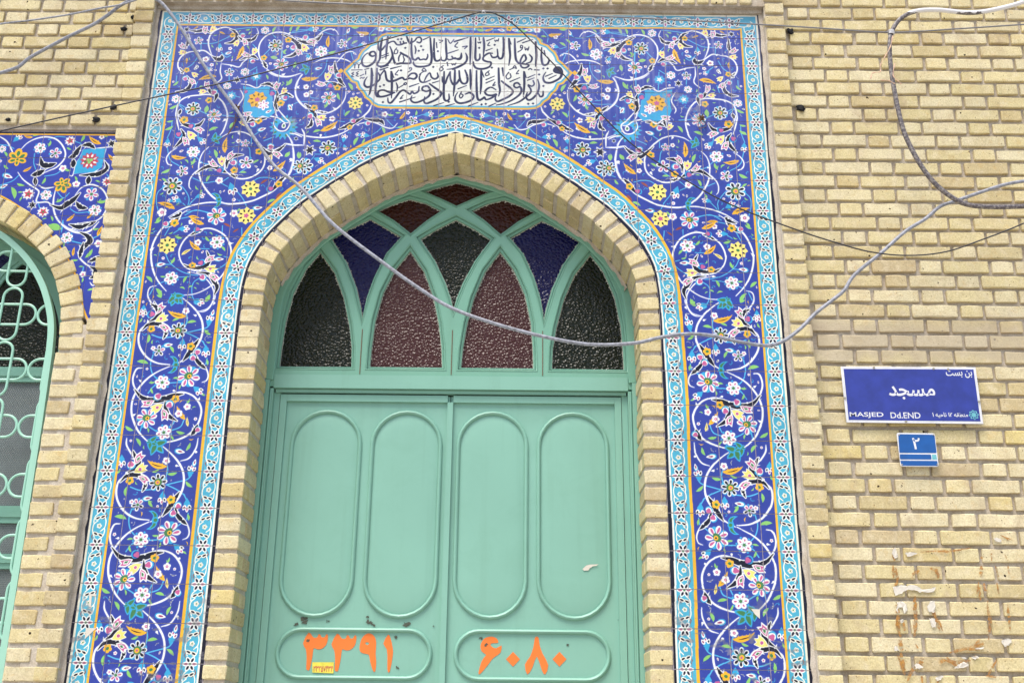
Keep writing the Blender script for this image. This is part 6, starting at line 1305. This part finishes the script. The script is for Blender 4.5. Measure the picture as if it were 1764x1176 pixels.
# deep dark reveal sheet between the grille and the jamb
# ------------------------------------------------------------------ grille
GY = .06
gr = empty('window_grille', (WCX, GY, 1.25)); tag(gr, 'mint green wrought iron window grille of interlocking loops at the left edge of the photo', 'grille')
gb = [(-1.676, 1.25), (-1.683, 2.0), (-1.689, 2.8), (-1.696, 3.12), (-1.706, 3.235), (-1.730, 3.33), (-1.777, 3.44), (-1.848, 3.545), (-1.93, 3.628), (-2.03, 3.70), (-2.15, 3.755), (-2.26, 3.79)]
gbs = gb[:3]+cr_spline(gb[3:], 5); gfull = gbs+mirw(gbs[-2::-1])
mb = MB(); mb.sweep(gfull, [(0, GY-.015), (.027, GY-.015), (.027, GY+.012), (0, GY+.012)]); mb.build('grille_border', M['mint'], gr, False)
import itertools
def inside_g(x, z):
    X = x if x > WCX else 2*WCX-x
    xs_ = [p[0] for p in gbs if p[1] > 3.0][::-1]; zs_ = [p[1] for p in gbs if p[1] > 3.0][::-1]
    if X > np.interp(z, [p[1] for p in gbs[:6]], [p[0] for p in gbs[:6]]) - .012 and z < 3.3: return False
    if z > 3.0 and X < -1.70 and z > np.interp(X, xs_, zs_)-.012: return False
    if X > -1.70: return False
    return True
def loops(cx, cz, hw, hh):
    pts = stadium(cx, cz, hw, hh, 12)
    P = resample(pts+[pts[0]], .006); runs = []; cur = []
    for p in P:
        if inside_g(*p): cur.append(p)
        else:
            if len(cur) > 2: runs.append(cur)
            cur = []
    if len(cur) > 2: runs.append(cur)
    if len(runs) == 1 and len(runs[0]) == len(P): return [(P[:-1], True)]
    return [(r, False) for r in runs]
PX, PZ = .2285, .2505
ci = 0
for i in range(-1, 4):
    for j in range(-8, 2):
        cx, cz = -1.912-PX*i, 3.300+PZ*j
        for hw, hh in ((.041, PZ/2-.0045), (PX/2-.0045, .047)):
            for run, closed in loops(cx, cz, hw, hh):
                mb = MB(); mb.tube([(x, GY-.002 if hh > hw else GY+.004, z) for x, z in run], .0058, 8, closed); mb.build('loop', M['mint'], gr, True); ci += 1

# ------------------------------------------------------------------ cables
def cable(name, pts, r, mat, label, cat, Yf, group=None, seg=8, smooth=True):
    P = []
    for i, (x, y) in enumerate(pts):
        Y = Yf(x, y); X, Z = S(x, y, Y); P.append((X, Y, Z))
    sp_ = [tuple(q) for q in cr_spline3(P, 6)]
    mb = MB(); mb.tube(sp_, r, seg); o = mb.build(name, M[mat], None, True); return tag(o, label, cat, group)
def cr_spline3(pts, k):
    P = [np.array(p, float) for p in pts]; n = len(P); out = []
    for i in range(n-1):
        p1, p2 = P[i], P[i+1]; p0 = P[i-1] if i else 2*p1-p2; p3 = P[i+2] if i+2 < n else 2*p2-p1
        for j in range(k):
            t = j/k; out.append(.5*((2*p1)+(-p0+p2)*t+(2*p0-5*p1+4*p2-p3)*t*t+(-p0+3*p1-3*p2+p3)*t**3))
    return out+[P[-1]]
A = [(-160,170),(-70,145),(0,126),(25.5,118),(36,112.5),(51,100),(85,81),(119,63),(161,42.5),(187,25.5),(204,12),(224,1),(244,-6),(262,-3),(272,1),(282,9),(299,30.6),(326,71),(360,126),(408,190),(438,238),(473,286),(519,324),(575,387),(662,454),(718,494),(777,530),(853,557.6),(936,579.5),(1015,593),(1091,591),(1137.6,581),(1183,575),(1224,577.5),(1269,587.5),(1318,595),(1348,588),(1378.5,566),(1405,539.5),(1431,519),(1454,500),(1472.7,472.7),(1520,433.7),(1559,399),(1594,377),(1620,355.6),(1650,345),(1694,329.6),(1737,316.6),(1790,309),(1880,300)]
def yA(x, y):
    return float(np.interp(x, [-160, 0, 262, 408, 560, 900, 1200, 1400, 1655, 1880], [-.10, -.10, -.075, -.035, -.16, -.22, -.20, -.14, -.15, -.2]))
cable('power_cable', A, .0078, 'cable', 'long grey sheathed cable sagging across the transom glass and up over the right wall', 'cable', yA)
cable('power_cable', [(-160,66),(0,41.7),(51,35.7),(119,25.5),(170,15),(204,9.4),(226,3),(248,-5)], .0042, 'cable', 'thinner grey cable crossing the bricks at the top left corner', 'cable', lambda x, y: -.10)
Wp = [(-160,262),(0,226),(136,195.6),(272,166.7),(386,142.5),(500,113.5),(636,76.5),(772,37.4),(818,23.5),(830,21.5),(842,21.8),(857,26),(891,47.6),(942,98.6),(1010,170),(1087,247),(1173.5,305.7),(1260,353),(1368.6,394.6),(1433.7,416),(1498.7,433.7),(1563.7,440),(1629,433.7),(1694,412),(1765,384),(1880,330)]
cable('telephone_wire', Wp, .0031, 'wire', 'thin black wire hung from the steel strand, dipping low across the right wall', 'wire', lambda x, y: -.18)
cable('support_strand', [(300,-22),(440,-4),(500,2),(670,10.5),(840,20),(1100,31.5),(1280,41),(1400,48),(1533,56),(1650,50),(1765,42.5),(1880,36)], .0034, 'steel', 'straight steel strand running along the top edge of the tile frame', 'wire', lambda x, y: -.19)
Tk = [(1880,-48),(1820,-22),(1765,3),(1711,17.5),(1668,22.5),(1616,17.6),(1577,20),(1551,33),(1536,56),(1532.5,86.7),(1537.7,138.8),(1550.7,203.8),(1563.7,243),(1590,290.5),(1620,325),(1659,350),(1702.5,356.5),(1765,355.6),(1880,352)]
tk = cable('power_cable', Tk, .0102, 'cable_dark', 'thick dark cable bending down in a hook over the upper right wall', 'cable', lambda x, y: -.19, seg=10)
def tie(px, py, Y, r, name, mat, label, cat, turns=3, hgt=.02):
    X, Z = S(px, py, Y); mb = MB()
    for t in range(turns):
        z = Z+(t-(turns-1)/2)*hgt/turns; a0 = random.uniform(-.3, .3)
        mb.tube([(X+r*math.cos(a), Y+r*math.sin(a), z+a0*r*math.cos(a)) for a in np.linspace(0, 2*math.pi, 13)[:-1]], .0021, 6, True)
    return tag(mb.build(name, M[mat], None, True), label, cat)
tie(1535, 57, -.19, .0135, 'cable_tie', 'white', 'white binding where the thick cable crosses the steel strand', 'cable tie', 4, .022)
tie(1660, 350, -.17, .0165, 'cable_tie', 'steel', 'small wire binding joining the grey cable to the thick cable', 'cable tie', 2, .008)
tie(833, 21, -.185, .008, 'cable_tie', 'white', 'pale knot holding the black wire on the steel strand', 'cable tie', 2, .008)
# torn tape strips on the hook cable
for i, pl in enumerate([[(1538,62),(1534,80),(1526,95),(1517,112),(1516,124),(1503,126),(1500,136)], [(1541,110),(1538,130),(1546,140),(1552,146)], [(1516,140),(1530,141),(1540,146)]]):
    P = []
    for x, y in pl: q = S(x, y, -.205); P.append((q[0], -.205-.004*i, q[1]))
    mb = MB(); sp_ = cr_spline3(P, 4); mb.tube([tuple(p) for p in sp_], [.0022+.0012*math.sin(k*1.7) for k in range(len(sp_))], 5)
    tag(mb.build('tape_strip', M['flesh'], None, True), ['pale torn tape strip dangling left of the hooked cable', 'pale torn tape curled on the hooked cable', 'short pale torn tape end beside the hooked cable'][i], 'tape')
# nail knots on the tiles
for k, (x, y, lab) in enumerate(((409,186,'knot of rusty wire on a nail in the left spandrel tiles under the grey cable'), (1209,203,'tangle of rusty wire on a nail in the right spandrel tiles'))):
    r = random.Random(40+k); mb = MB()
    for q in range(5):
        cx_, cz_ = S(x, y, -.02); P = [(cx_+r.uniform(-.012, .012), -.012-r.uniform(0, .02), cz_+r.uniform(-.014, .012)) for _ in range(7)]
        mb.tube([tuple(p) for p in cr_spline3(P, 4)], .0016, 5)
    tails = ([(410,190),(407,208),(398,222),(392,232),(404,214),(406,196)], [(405,205),(396,228),(380,240),(362,248)]) if k == 0 else ([(1210,205),(1217,217),(1204,222)], [(1209,205),(1202,214),(1206,224)])
    for tl in tails:
        P = []
        for a, b in tl: p = S(a, b, -.012); P.append((p[0], -.012, p[1]))
        mb.tube([tuple(p) for p in cr_spline3(P, 4)], .0016, 5)
    c = S(x, y, 0); mb.tube([(c[0], -.03, c[1]), (c[0], .004, c[1])], .003, 6)
    tag(mb.build('wire_knot', M['rust'], None, True), lab, 'wire')

# ------------------------------------------------------------------ burnt anchors in the bricks
anch = [(1344,35,9,'charred anchor at the upper end of the right pilaster, beside the strand'), (1361,54,11,'charred anchor in the right wall just below the steel strand'), (1379,187,11,'charred anchor in the right wall beside the pilaster'),
        (231,30,10,'charred anchor in the top left wall next to the left pilaster'), (213,50,11,'charred anchor in the third course of the top left wall'), (196,185,9,'charred anchor touched by the black wire left of the pilaster'), (165,206,10,'charred anchor above the right part of the left tile spandrel'), (14,206,9,'charred anchor above the left tile spandrel at the photo edge')]
for i, (x, y, s_, lab) in enumerate(anch):
    bm = bmesh.new(); bmesh.ops.create_icosphere(bm, subdivisions=2, radius=1); r = random.Random(i)
    sx, sz = s_*.0017*r.uniform(.85, 1.2), s_*.0014*r.uniform(.7, 1.15)
    Yb = -.004 if x > 1350 else -.026
    if i == 0: sx, sz = .008, .017
    for v in bm.verts: v.co = Vector((v.co.x*sx, v.co.y*.008, v.co.z*sz))*r.uniform(.55, 1.25)
    me = bpy.data.meshes.new('anchor'); bm.to_mesh(me); bm.free(); me.materials.append(M['black'])
    X, Z = S(x, y, Yb); tag(link('wall_anchor', me, None, (X, Yb, Z)), lab, 'anchor', 'charred anchors in the brickwork')

# ------------------------------------------------------------------ glue and paper remains
def C8(x, y, Y=-.004): return S(1100+x/2.657, 800+y/2.657, Y)
gl = MB(); r = random.Random(9)
def smear(pts, wd, jag=.4):
    P = resample([C8(*p) for p in pts], .008)
    if len(P) < 3: return
    n = normals(P); L = []; R_ = []
    for i, (p, q) in enumerate(zip(P, n)):
        e = math.sin(math.pi*(i+.6)/(len(P)+.2))**.5; a = wd*e*r.uniform(1-jag, 1+jag*.5)*.5; b = wd*e*r.uniform(1-jag, 1+jag*.5)*.5
        a *= 1.7; b *= 1.7; L.append((p[0]+q[0]*a, p[1]+q[1]*a)); R_.append((p[0]-q[0]*b, p[1]-q[1]*b))
    b0 = len(gl.v); y = -.0046-r.uniform(0, .0004)
    m = len(P); gl.v += [(x, y, z) for x, z in L]+[(x, y, z) for x, z in R_]
    # break where the joint is
    for i in range(m-1):
        if r.random() < .93: gl.f.append((b0+i, b0+i+1, b0+m+i+1, b0+m+i))
for pts, wd in (([(1170,380),(1166,420),(1172,438)], .007), ([(1164,460),(1168,500),(1166,518)], .007), ([(1285,482),(1258,500),(1254,518)], .009), ([(1335,475),(1360,480),(1372,505),(1368,520)], .009),
    ([(1174,540),(1180,570),(1210,566)], .006), ([(1266,600),(1270,660),(1275,678)], .006), ([(1184,705),(1190,735),(1186,760)], .010), ([(1212,715),(1218,760)], .007), ([(1372,705),(1392,760)], .005), ([(1196,800),(1206,850)], .013),
    ([(1184,870),(1210,925),(1222,938)], .005), ([(1300,880),(1290,915),(1280,930)], .012), ([(1290,400),(1340,396),(1420,395),(1530,380)], .005), ([(1400,402),(1480,388)], .004), ([(1570,420),(1566,440)], .006), ([(1614,396),(1616,440)], .004),
    ([(1570,462),(1566,515)], .009), ([(1632,462),(1648,512)], .005), ([(1690,462),(1696,498)], .004), ([(1556,535),(1548,590)], .004), ([(1580,540),(1590,598)], .008), ([(1598,622),(1596,660)], .004), ([(1640,540),(1648,590)], .004), ([(1676,410),(1690,440)], .004),
    ([(1600,700),(1604,720)], .005), ([(1560,800),(1540,830),(1500,845)], .009), ([(1580,815),(1548,835)], .007), ([(1410,880),(1430,900),(1460,905),(1520,895)], .008), ([(1400,890),(1450,915),(1480,925)], .006), ([(1380,905),(1405,890)], .008), ([(1680,330),(1690,345)], .004),
    ([(1655,322),(1710,345)], .004), ([(1296,965),(1300,998)], .006), ([(1375,980),(1366,998)], .005), ([(1590,965),(1640,972)], .005), ([(1268,820),(1284,850)], .004), ([(1530,890),(1545,872)], .005), ([(1180,640),(1190,690),(1184,730),(1200,790)], .012), ([(1262,610),(1268,700),(1262,790)], .010), ([(1340,640),(1360,700),(1380,760)], .009), ([(1596,630),(1610,720),(1602,800)], .008), ([(1200,860),(1215,960)], .012), ([(1176,470),(1186,520),(1176,560)], .007), ([(1560,560),(1566,640)], .006), ([(1690,640),(1700,760)], .007), ([(1300,900),(1250,940),(1230,990)], .009), ([(1640,890),(1600,960)], .006), ([(1420,860),(1500,840),(1560,850)], .007)):
    smear(pts, wd)
o = link('glue_stain', gl.mesh('glue_stain', M['glue_thin'], fix=False), rw); o['kind'] = 'stuff'
scr = [([(1160,385),(1175,380),(1186,410),(1184,425),(1172,430),(1162,410)],'torn white paper bit high on the left of the glue marks'), ([(1220,404),(1240,398),(1278,402),(1268,412),(1232,422)],'torn white paper lying flat above the brown ring of glue'),
 ([(1620,338),(1640,334),(1662,340),(1660,354),(1636,352)],'highest torn white paper bit, right of the glue marks'), ([(1164,560),(1200,548),(1232,556),(1244,548),(1280,556),(1300,570),(1340,566),(1362,558),(1350,582),(1310,584),(1285,582),(1262,572),(1230,570),(1205,588),(1176,598),(1168,580)],'longest torn white paper, wavy strip in the middle of the glue marks'),
 ([(1184,630),(1204,624),(1226,640),(1230,664),(1216,684),(1212,655),(1196,652),(1186,660),(1190,680),(1180,665)],'hooked torn white paper below the long strip'), ([(1338,624),(1356,622),(1360,650),(1352,676),(1330,672),(1320,650)],'upright torn white paper right of the hooked one'),
 ([(1332,704),(1352,702),(1362,720),(1360,744),(1346,746),(1336,728)],'torn white paper bit in the fourth course under the long strip'), ([(1198,708),(1214,706),(1212,720),(1200,724)],'small square torn paper left in the glue'), ([(1168,832),(1184,828),(1192,850),(1172,850)],'small torn paper bit at the lower left of the glue marks'),
 ([(1660,802),(1690,794),(1708,800),(1700,822),(1676,832),(1664,818)],'torn white paper bit at the lower right of the wall'), ([(1540,838),(1580,834),(1578,842),(1548,844)],'thin flat torn paper sliver over brown smears'), ([(1474,880),(1500,882),(1490,890)],'tiny torn paper left of the lowest smears'),
 ([(1520,880),(1545,872),(1560,880),(1540,890)],'small torn paper right of the lowest smears'), ([(1262,912),(1282,908),(1306,926),(1290,934),(1268,930)],'torn paper bit in the lowest full course, left'), ([(1446,930),(1470,908),(1490,902),(1514,916),(1490,928),(1468,930)],'torn paper bit in the lowest full course, middle'),
 ([(1358,976),(1380,962),(1396,966),(1384,984),(1366,988)],'lowest torn white paper bit at the bottom edge')]
for pts, lab in scr:
    q0 = [C8(x, y, -.006) for x, y in pts]; q = []
    for i_ in range(len(q0)):
        a_, b_ = q0[i_], q0[(i_+1) % len(q0)]
        for t_ in (0, .25, .5, .75): q.append((a_[0]+(b_[0]-a_[0])*t_+r.gauss(0, .0011), a_[1]+(b_[1]-a_[1])*t_+r.gauss(0, .0011)))
    mb = MB(); mb.prism(q, -.0054, -.0050); n = len(q)
    for i in range(n): v = mb.v[i]; mb.v[i] = (v[0], v[1]-abs(r.gauss(0, .0014)), v[2])
    tag(mb.build('paper_scrap', M['paper']), lab, 'paper', 'torn paper scraps on the right wall')
for lab, pts in (('white paper triangle stuck on the left turquoise border low down', [(148,1081),(166,1081),(146,1100)]), ('white tape corner stuck on the left turquoise border', [(154,1022),(166,1023),(166,1026),(158,1026),(157,1045),(153,1044)]), ('white paper triangle stuck on the right tile strip low down', [(1294,1048),(1309,1049),(1309,1065),(1301,1058)])):
    q = [S(x, y, -.001) for x, y in pts]; mb = MB(); mb.prism(q, -.0016, -.0009); tag(mb.build('paper_scrap', M['paper']), lab, 'paper')
